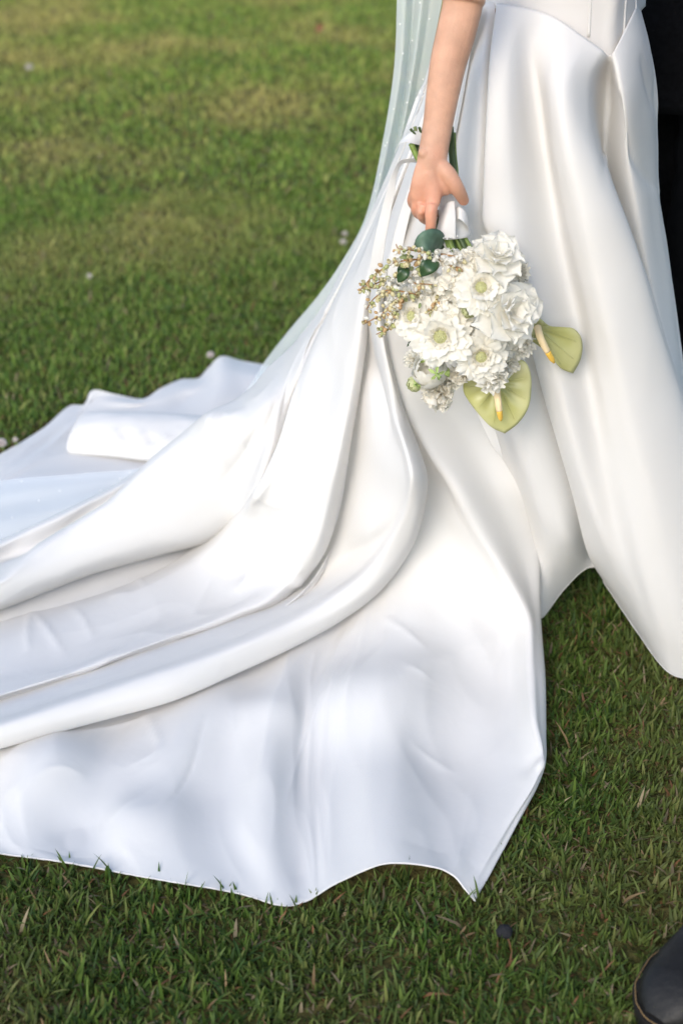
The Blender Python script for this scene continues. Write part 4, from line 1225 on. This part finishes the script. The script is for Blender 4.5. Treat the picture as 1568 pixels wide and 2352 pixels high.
# stems
mbs = [(600,150,575,60,M_STEMDK),(640,150,625,60,M_STEM),(668,175,640,60,M_STEM),(700,180,655,60,M_STEM),(730,190,675,60,M_STEM),(760,190,690,60,M_STEMDK),(775,200,705,60,M_STEM),(800,195,720,70,M_STEM),(690,210,650,60,M_STEMDK)]
for i, (a, b, c, d, m_) in enumerate(mbs):
    x0, y0 = B(c, d); x1, y1 = B(a, b)
    yy = 1.945 - .006 * (i % 3)
    pth = cat([P(1036 + (i - 4) * 3, 470, 1.96), P(x0, y0, yy + .004), P(x0 * .4 + x1 * .6, y0 * .4 + y1 * .6 + 6, yy - .006), P(x1 + 10, y1 + 25, yy - .016)], 16) - np.array(bq_base)
    me = mesh('stem', *tube_np(pth, [.0030 + .0004 * (i % 3)] * 16, 8)); me.materials.append(m_)
    link('stem', me, bouquet)
for i, (a0, b0, a1, b1, y, m_, r) in enumerate([(1036,292,1044,400,1.985,M_STEMDK,.0032),(1042,305,1048,405,1.99,M_STEM,.0026),(1031,285,1038,400,1.99,M_STEMDK,.003),(944,330,962,368,1.97,M_STEM,.0042),(952,318,972,372,1.978,M_STEMDK,.003),(942,296,950,306,1.985,M_STEMDK,.002),(952,291,956,306,1.985,M_OLIVE,.0025),(962,292,966,306,1.985,M_STEMDK,.002),(946,300,953,309,1.98,M_STEMDK,.0017)]):
    pth = cat([P(a0, b0, y), P((a0 + a1) / 2 - 1, (b0 + b1) / 2, y), P(a1, b1, y - .012), P(1036, 460, 1.96)] if b1 > 350 else [P(a0, b0, y), P(a1, b1, y)], 14) - np.array(bq_base)
    me = mesh('stem', *tube_np(pth, [r] * 14, 8)); me.materials.append(m_)
    link('stem', me, bouquet)


# pieris sprigs: russet twigs with small bell buds
def bell_me():
    prof = [(0, .0), (.55, .12), (.95, .4), (1.0, .65), (.7, .95), (.5, 1.05), (.62, 1.12)]
    vs_, fs = [], []
    for (r, z) in prof:
        for j in range(8):
            a = math.pi * j / 4
            vs_.append((r * .0030 * math.cos(a), r * .0030 * math.sin(a), z * .0068))
    for i in range(len(prof) - 1):
        for j in range(8):
            fs.append((i * 8 + j, i * 8 + (j + 1) % 8, (i + 1) * 8 + (j + 1) % 8, (i + 1) * 8 + j))
    return mesh('bell_bud', vs_, fs)


BELL = bell_me(); BELL.materials.append(M_BELL)
BELLW = bell_me(); BELLW.materials.append(M_WHITE)
M_BELLG = simple('green_bell_bud', (0.42, 0.44, 0.19), rough=0.5, var=0.2, scale=120, trans=0.15)
M_BELLR = simple('russet_bell_bud', (0.50, 0.33, 0.16), rough=0.5, var=0.2, scale=120, trans=0.15)
BELLG = bell_me(); BELLG.materials.append(M_BELLG)
BELLR = bell_me(); BELLR.materials.append(M_BELLR)


def sprig(pts, n, seed, white=.25, size=1.0, spread=9):
    r = random.Random(seed)
    path = cat([P(*q) for q in BL(*pts)], 30) - np.array(bq_base)
    e = mesh('pieris_sprig', *tube_np(path, np.linspace(.0014, .0008, 30), 6)); e.materials.append(M_TWIG)
    o = link('pieris_sprig', e, bouquet)
    for k in range(n):
        i = int(2 + 27 * (k + r.random() * .6) / n)
        i = min(i, 29)
        d = Vector((r.uniform(-1, 1), r.uniform(-.9, .3), r.uniform(-1, .75))).normalized()
        s = 1.08 * size * (1.15 - .45 * i / 29) * r.uniform(.8, 1.15)
        child('bell_bud', BELLW if r.random() < white * (1.8 - 1.6 * i / 29) else r.choice((BELL, BELL, BELLG, BELLR)), o, frame(d, r.random() * 6) * s, Vector(path[i]) + d * .0035 * r.uniform(.3, 1.2))


sprig([(520,250,1.91),(420,250,1.895),(300,275,1.895),(190,350,1.90),(110,435,1.91)], 51, 1)
sprig([(480,300,1.91),(360,350,1.90),(260,370,1.90),(160,420,1.91),(105,442,1.915)], 45, 2, .35)
sprig([(500,470,1.905),(400,450,1.89),(290,430,1.895),(200,480,1.905),(150,550,1.915)], 45, 3)
sprig([(400,450,1.90),(330,490,1.895),(250,570,1.905),(180,615,1.915),(130,640,1.92)], 39, 4)
sprig([(330,560,1.905),(300,620,1.905),(250,680,1.915),(210,700,1.92)], 24, 5)
sprig([(590,230,1.90),(500,205,1.885),(410,190,1.885),(340,180,1.89),(330,155,1.895)], 39, 6, .35)
sprig([(340,480,1.895),(330,520,1.893),(318,575,1.895)], 18, 7, .2)
sprig([(580,470,1.895),(560,520,1.88),(525,580,1.875)], 15, 8, .3, .8)
sprig([(420,390,1.90),(480,395,1.885),(550,400,1.878)], 21, 9, .55, .9)
sprig([(640,285,1.89),(680,290,1.876),(720,300,1.873)], 15, 10, .5, .9)
sprig([(600,215,1.90),(660,225,1.89),(740,245,1.885)], 15, 11, .9, 1.25)


# ribbons
def ribbon(name, cols, parent=bouquet, nu=14, nv=60, label=None):
    o, _ = loft(name, cols, nu, nv, None, SATIN, thick=.0006, relax=1)
    o.data.transform(Matrix.Translation(-bq_base))
    o.parent = parent
    return o


wrap = MB()
wp = [P(1026, 425, 1.965), P(1034, 470, 1.955), P(1040, 510, 1.948), P(1043, 546, 1.943)]
pth = cat(wp, 24)
wr = np.interp(np.linspace(0, 1, 24), [0, .4, .75, 1], [.014, .017, .0215, .0235])
vf = tube_np(pth - np.array(bq_base), wr * (1 + .02 * np.sin(np.arange(24) * 1.3)), 28, .85)
me = mesh('ribbon_wrap', *vf); me.materials.append(SATIN)
rw = link('ribbon_wrap', me, bouquet)
ribbon('ribbon_band', [[(1043,462,1.93),(1046,500,1.916),(1046,530,1.911),(1046,548,1.911)],[(1030,464,1.932),(1024,500,1.916),(1016,530,1.911),(1014,546,1.911)],[(1022,470,1.94),(1008,505,1.93),(1002,530,1.925),(1000,545,1.925)]])
ribbon('ribbon_loop', [[(1044,478,1.94),(1056,476,1.93),(1068,486,1.93),(1075,510,1.94),(1074,540,1.95),(1066,552,1.955)],[(1048,505,1.925),(1056,504,1.915),(1066,512,1.915),(1074,528,1.93),(1070,548,1.94),(1062,556,1.95)]])
for q in ((1018,547),(1034,545),(1050,542),(1026,549)):
    o = link('pearl_pin', pearl_me, rw)
    o.location = V(q[0], q[1], 1.908) - bq_base
    o.scale = (.7, .7, .7)
# loose ends and loops beside the wrist
ribbon('ribbon_loop', [[(968,302,1.985),(948,302,1.982),(932,312,1.98),(918,326,1.985),(908,345,1.995)],[(972,336,1.975),(950,330,1.965),(932,326,1.965),(918,330,1.97),(906,352,1.985)]])
ribbon('ribbon_loop', [[(966,364,1.975),(940,364,1.965),(918,368,1.962),(903,390,1.965),(890,430,1.97),(874,490,1.98),(858,560,1.985),(846,640,1.99)],[(968,374,1.98),(942,373,1.972),(924,376,1.97),(912,400,1.97),(906,440,1.97),(896,495,1.975),(884,560,1.98),(874,640,1.985)]])
ribbon('ribbon_tail', [[(955,380,1.985),(938,430,1.985),(918,490,1.985),(900,560,1.985),(886,660,1.985)],[(975,380,1.975),(960,430,1.97),(942,490,1.972),(926,560,1.975),(912,660,1.98)]])
ribbon('ribbon_tail', [[(1075,900,1.99),(1092,945,1.985),(1111,984,1.982),(1130,1024,1.985),(1150,1049,1.985)],[(1100,900,1.98),(1125,960,1.972),(1140,1000,1.972),(1149,1030,1.976),(1154,1056,1.984)]])
# ------------------------------------------------------------------ the two others in black
M_CLOTH = simple('black_wool', (0.004, 0.0043, 0.005), rough=0.9, spec=0.06, var=0.3, scale=120, bump=0.3, bscale=500)
M_LEATHER = simple('black_leather', (0.009, 0.0085, 0.008), rough=0.5, spec=0.28, var=0.3, scale=30, bump=0.45, bscale=120)
M_SOLE = simple('dark_rubber', (0.012, 0.011, 0.010), rough=0.6, spec=0.3, var=0.2)
M_THREAD = simple('ochre_thread', (0.20, 0.125, 0.05), rough=0.7, var=0.2)


def tubew(path, rad, n=40, sides=22, flat=1.0, wr=0.0, seed=0):
    p = cat(path, n)
    r = np.interp(np.linspace(0, 1, n), np.linspace(0, 1, len(rad)), rad)
    v, f = tube_np(p, r, sides, flat)
    if wr:
        c = np.repeat(p, sides, axis=0)
        v = [np.array(q) + (np.array(q) - cc) / max(np.linalg.norm(np.array(q) - cc), 1e-6) * wr * (mnoise.noise((q[0] * 14, q[1] * 14, q[2] * 22 + seed)) - .4 * abs(mnoise.noise((q[0] * 9, q[1] * 9, q[2] * 40 + seed)))) for q, cc in zip(v, c)]
    return v, f


def boot(parent, toe, heel):
    """Laced leather boot from toe to heel on the ground."""
    toe = np.array(toe); heel = np.array(heel)
    ax = toe - heel
    Ln = np.linalg.norm(ax); ax /= Ln
    sd = np.array([-ax[1], ax[0], 0])
    e = empty('boot', parent=parent)
    NS, ND = 30, 24

    def outline(s):                                    # half width along the foot, 0 = heel, 1 = toe
        w = np.interp(s, [0, .1, .3, .5, .72, .88, .96, 1], [.55, .80, .74, .78, 1.0, .92, .68, .30])
        return w * Ln * .178
    up = MB()
    vs_, fs = [], []
    for i in range(NS + 1):
        s = i / NS
        top = np.interp(s, [0, .2, .38, .55, .72, .86, .95, 1], [.145, .15, .15, .105, .078, .068, .052, .034])
        for j in range(ND + 1):
            a = math.pi * j / ND
            w_ = outline(s) * .95
            y = w_ * (abs(math.cos(a)) ** .62) * (1 if math.cos(a) >= 0 else -1) * (1 - .18 * math.sin(a) * (s < .6))
            z = .028 + (top - .028) * math.sin(a) ** .72
            z -= .0022 * math.exp(-((s - .70) / .018) ** 2) * math.sin(a)
            vs_.append(heel + ax * Ln * s + sd * y + np.array([0, 0, z]))
    for i in range(NS):
        for j in range(ND):
            a = i * (ND + 1) + j
            fs.append((a, a + 1, a + ND + 2, a + ND + 1))
    up.add((vs_, fs))
    up.add(([vs_[NS * (ND + 1) + j] for j in range(ND + 1)], [tuple(range(ND + 1))]))
    up.add(([vs_[j] for j in range(ND + 1)], [tuple(range(ND, -1, -1))]))
    me = up.me('upper'); me.materials.append(M_LEATHER)
    u = link('upper', me, e)
    shaft = heel + ax * Ln * .24
    v, f = tubew([shaft + np.array([0, 0, .10]), shaft + np.array([0, 0, .16]), shaft - ax * .01 + np.array([0, 0, .23])], [.052, .050, .052], 16, 20, 1.1)
    me = mesh('shaft', v, f); me.materials.append(M_LEATHER); link('shaft', me, e)

    def slab(name, z0, z1, grow, mat):
        ring_ = []
        for k in range(72):
            a = 2 * math.pi * k / 72
            s = .5 + .5 * math.cos(a)
            s = .5 + .5 * np.sign(math.cos(a)) * abs(math.cos(a)) ** .8
            side = 1 if math.sin(a) >= 0 else -1
            y = side * (outline(s) + grow) * (abs(math.sin(a)) ** .45)
            ring_.append(heel + ax * (Ln * s + grow * math.cos(a)) + sd * y)
        v = [q + np.array([0, 0, z0]) for q in ring_] + [q + np.array([0, 0, z1]) for q in ring_]
        f = [(k, (k + 1) % 72, 72 + (k + 1) % 72, 72 + k) for k in range(72)] + [tuple(range(71, -1, -1)), tuple(range(72, 144))]
        me = mesh(name, v, f, False); me.materials.append(mat)
        return link(name, me, e), ring_
    so_, _ = slab('sole', 0.004, .022, .0085, M_SOLE)
    wl, rg = slab('welt', .0225, .029, .0105, M_SOLE)
    st = mesh('stitch', *tube_np(np.array([[-.0035, 0, 0], [-.0012, 0, .0006], [.0012, 0, .0006], [.0035, 0, 0]]), [.0009] * 4, 6))
    st.materials.append(M_THREAD)
    rp = cat([tuple(q) for q in rg] + [tuple(rg[0])], 110)
    c0 = (heel + toe) / 2
    for k in range(0, 110):
        t = rp[(k + 1) % 110] - rp[k - 1]
        o = link('stitch', st, wl)
        o.location = rp[k] + (c0 - rp[k]) / np.linalg.norm(c0 - rp[k]) * .0035 + np.array([0, 0, .0298])
        o.rotation_euler = (0, 0, math.atan2(t[1], t[0]))
    for k in range(5):                                 # laces across the instep
        s = .42 + .055 * k
        top = np.interp(s, [0, .2, .38, .55, .72], [.145, .15, .15, .105, .078])
        c = heel + ax * Ln * s + np.array([0, 0, top + .002])
        me = mesh('lace', *tube_np(cat([c - sd * .03 - np.array([0, 0, .012]), c + ax * .004, c + sd * .03 - np.array([0, 0, .012])], 8), [.0024] * 8, 6))
        me.materials.append(M_CLOTH); link('lace', me, u)
    return e


def person(label, hip, feet, face, lean=(0, 0), scale=1.0):
    """Standing figure in a black suit; hip: (x, y) of the pelvis, feet: two (heel, toe) pairs."""
    hip = np.array([hip[0], hip[1], .93])
    sdv = np.array([face[1], -face[0], 0.0])           # to the figure's right hand
    fwd = np.array([face[0], face[1], 0.0])
    ch = hip + np.array([lean[0], lean[1], .42])
    body = MB()
    legs = []
    for (heel, toe), s in zip(feet, (1, -1)):
        heel = np.array(list(heel) + [0.0]); toe = np.array(list(toe) + [0.0])
        ank = heel + (toe - heel) * .24 + np.array([0, 0, .10])
        hj = hip + sdv * .09 * s
        kn = (hj + ank) / 2 + fwd * .03
        legs.append((hj, kn, ank, heel, toe))
        body.add(tubew([hj + np.array([0, 0, .05]), hj, (hj + kn) / 2, kn, (kn + ank) / 2, ank], [.07, .085, .07, .052, .05, .035], 40, 16))
        body.add(limb_world([ank, ank * .3 + toe * .7], [.035, .028]))
    body.add(tubew([hip - np.array([0, 0, .06]), hip + np.array([0, 0, .1]), hip * .5 + ch * .5, ch, ch + np.array([0, 0, .10])], [.12, .13, .125, .15, .08], 30, 20, .72))
    body.add(tubew([ch + np.array([0, 0, .05]), ch + np.array([0, 0, .2])], [.055, .055], 8, 14))
    root = remeshed('person', body, .009, 3, None, SKIN)
    tag(root, label, 'person')
    tr = MB()
    for k, (hj, kn, ank, heel, toe) in enumerate(legs):
        tr.add(tubew([hj + np.array([0, 0, .08]), hj, (hj + kn) / 2, kn, (kn + ank) / 2, ank + np.array([0, 0, .03]), ank - np.array([0, 0, .035])], [.10, .105, .092, .076, .064, .060, .062], 60, 26, 1.0, .010, k * 7.0))
    tr.add(tubew([hip - np.array([0, 0, .05]), hip + np.array([0, 0, .06]), hip + np.array([0, 0, .14])], [.15, .165, .15], 14, 26, .74))
    me = tr.me('trousers'); me.materials.append(M_CLOTH); link('trousers', me, root)
    jk = MB()
    jk.add(tubew([hip - np.array([0, 0, .10]), hip + np.array([0, 0, .05]), hip * .5 + ch * .5, ch, ch + np.array([0, 0, .09]), ch + np.array([0, 0, .12])], [.172, .180, .17, .19, .14, .07], 40, 28, .74, .008, 3.0))
    for s in (1, -1):
        shd = ch + sdv * .19 * s + np.array([0, 0, .04])
        jk.add(tubew([shd - sdv * .06 * s, shd, shd + sdv * .07 * s - fwd * .05 - np.array([0, 0, .27]), hip + sdv * .165 * s + fwd * .05 - np.array([0, 0, .0])], [.07, .07, .058, .046], 40, 18, 1.0, .008, 5.0 * s))
    me = jk.me('jacket'); me.materials.append(M_CLOTH); link('jacket', me, root)
    for (hj, kn, ank, heel, toe) in legs:
        boot(root, toe, heel)
    return root


def limb_world(pts, rad):
    return tube_np(cat([np.array(q) for q in pts], 10), np.linspace(rad[0], rad[1], 10), 12)


toe = P(1500, 2352, .02)[:2]
person('person in black trousers and black leather boot with ochre stitching, at the lower right corner',
       (.74, 1.56), [((.86, 1.72), (.80, 1.44)), ((toe[0] + .20, toe[1] + .21), (toe[0], toe[1]))][::1], (-.25, -.97))
person('person in a black suit standing behind the skirt at the upper right edge',
       (.62, 2.52), [((.60, 2.62), (.50, 2.38)), ((.72, 2.60), (.66, 2.34))], (-.75, -.66))

# ------------------------------------------------------------------ small things on the lawn
M_CLOVER = simple('clover_white', (0.70, 0.62, 0.58), rough=0.7, var=0.15, scale=200, trans=.2)
M_DRY = simple('dry_leaf', (0.20, 0.075, 0.04), rough=0.7, var=0.3)
M_CLOD = simple('dark_soil', (0.012, 0.012, 0.014), rough=0.9, var=0.3, bump=.6)


def clover(px, py, label, s=1.0, seed=0):
    c = V(px, py, .03)
    r = random.Random(seed)
    e = empty('clover_flower', (c.x, c.y, 0))
    tag(e, label, 'flower', 'white clover flowers scattered on the lawn')
    mb = MB()
    for k in range(46):
        th = math.acos(1 - 1.5 * (k + .5) / 46); ph = k * 2.39996
        d = np.array([math.sin(th) * math.cos(ph), math.sin(th) * math.sin(ph), math.cos(th)])
        mb.add(tube_np(np.array([d * .003, d * .007, d * .0105]) * s, np.array([.0009, .0014, .0007]) * s, 5))
    me = mb.me('flower_head'); me.materials.append(M_CLOVER)
    o = link('flower_head', me, e); o.location = (0, 0, .03)
    me = mesh('stalk', *tube_np(np.array([[0, 0, -.002], [.002, 0, .015], [0, 0, .03]]), [.0009] * 3, 6)); me.materials.append(M_SEPAL)
    link('stalk', me, e)


clover(5, 1018, 'white clover flower at the left edge beside the train hem', 1.08, 1)
clover(36, 1010, 'small white clover flower just right of the one at the left edge', 0.58, 6)
clover(484, 816, 'pinkish white clover flower at the pointed far corner of the train', 0.94, 2)
clover(205, 635, 'lone white clover flower in the middle of the left lawn', 0.86, 3)
clover(792, 537, 'upper of two white clover flowers left of the gown', 0.79, 4)
clover(788, 556, 'lower of two white clover flowers left of the gown', 0.94, 5)
clover(68, 155, 'white clover flower far off in the upper left corner of the lawn', 1.44, 7)
c = V(726, 74, .03)
v, f = petal(.05, .035, .3, .2, .1, 5, .6)
me = mesh('fallen_leaf', v, f); me.materials.append(M_DRY)
lf = link('fallen_leaf', me); lf.location = c; lf.rotation_euler = (.5, -.4, 1.0)
tag(lf, 'small reddish brown fallen leaf far off on the lawn near the top', 'leaf')
c = V(1158, 2140, .018)
v, f = blob((0, 0, 0), .010, (1.15, .95, .9), 12)
v = [np.array(q) * (1 + .25 * mnoise.noise((q[0] * 160, q[1] * 160, q[2] * 160))) for q in v]
me = mesh('soil_clod', v, f); me.materials.append(M_CLOD)
cl = link('soil_clod', me); cl.location = c
tag(cl, 'small dark clod of soil on the grass below the point of the train', 'clod')
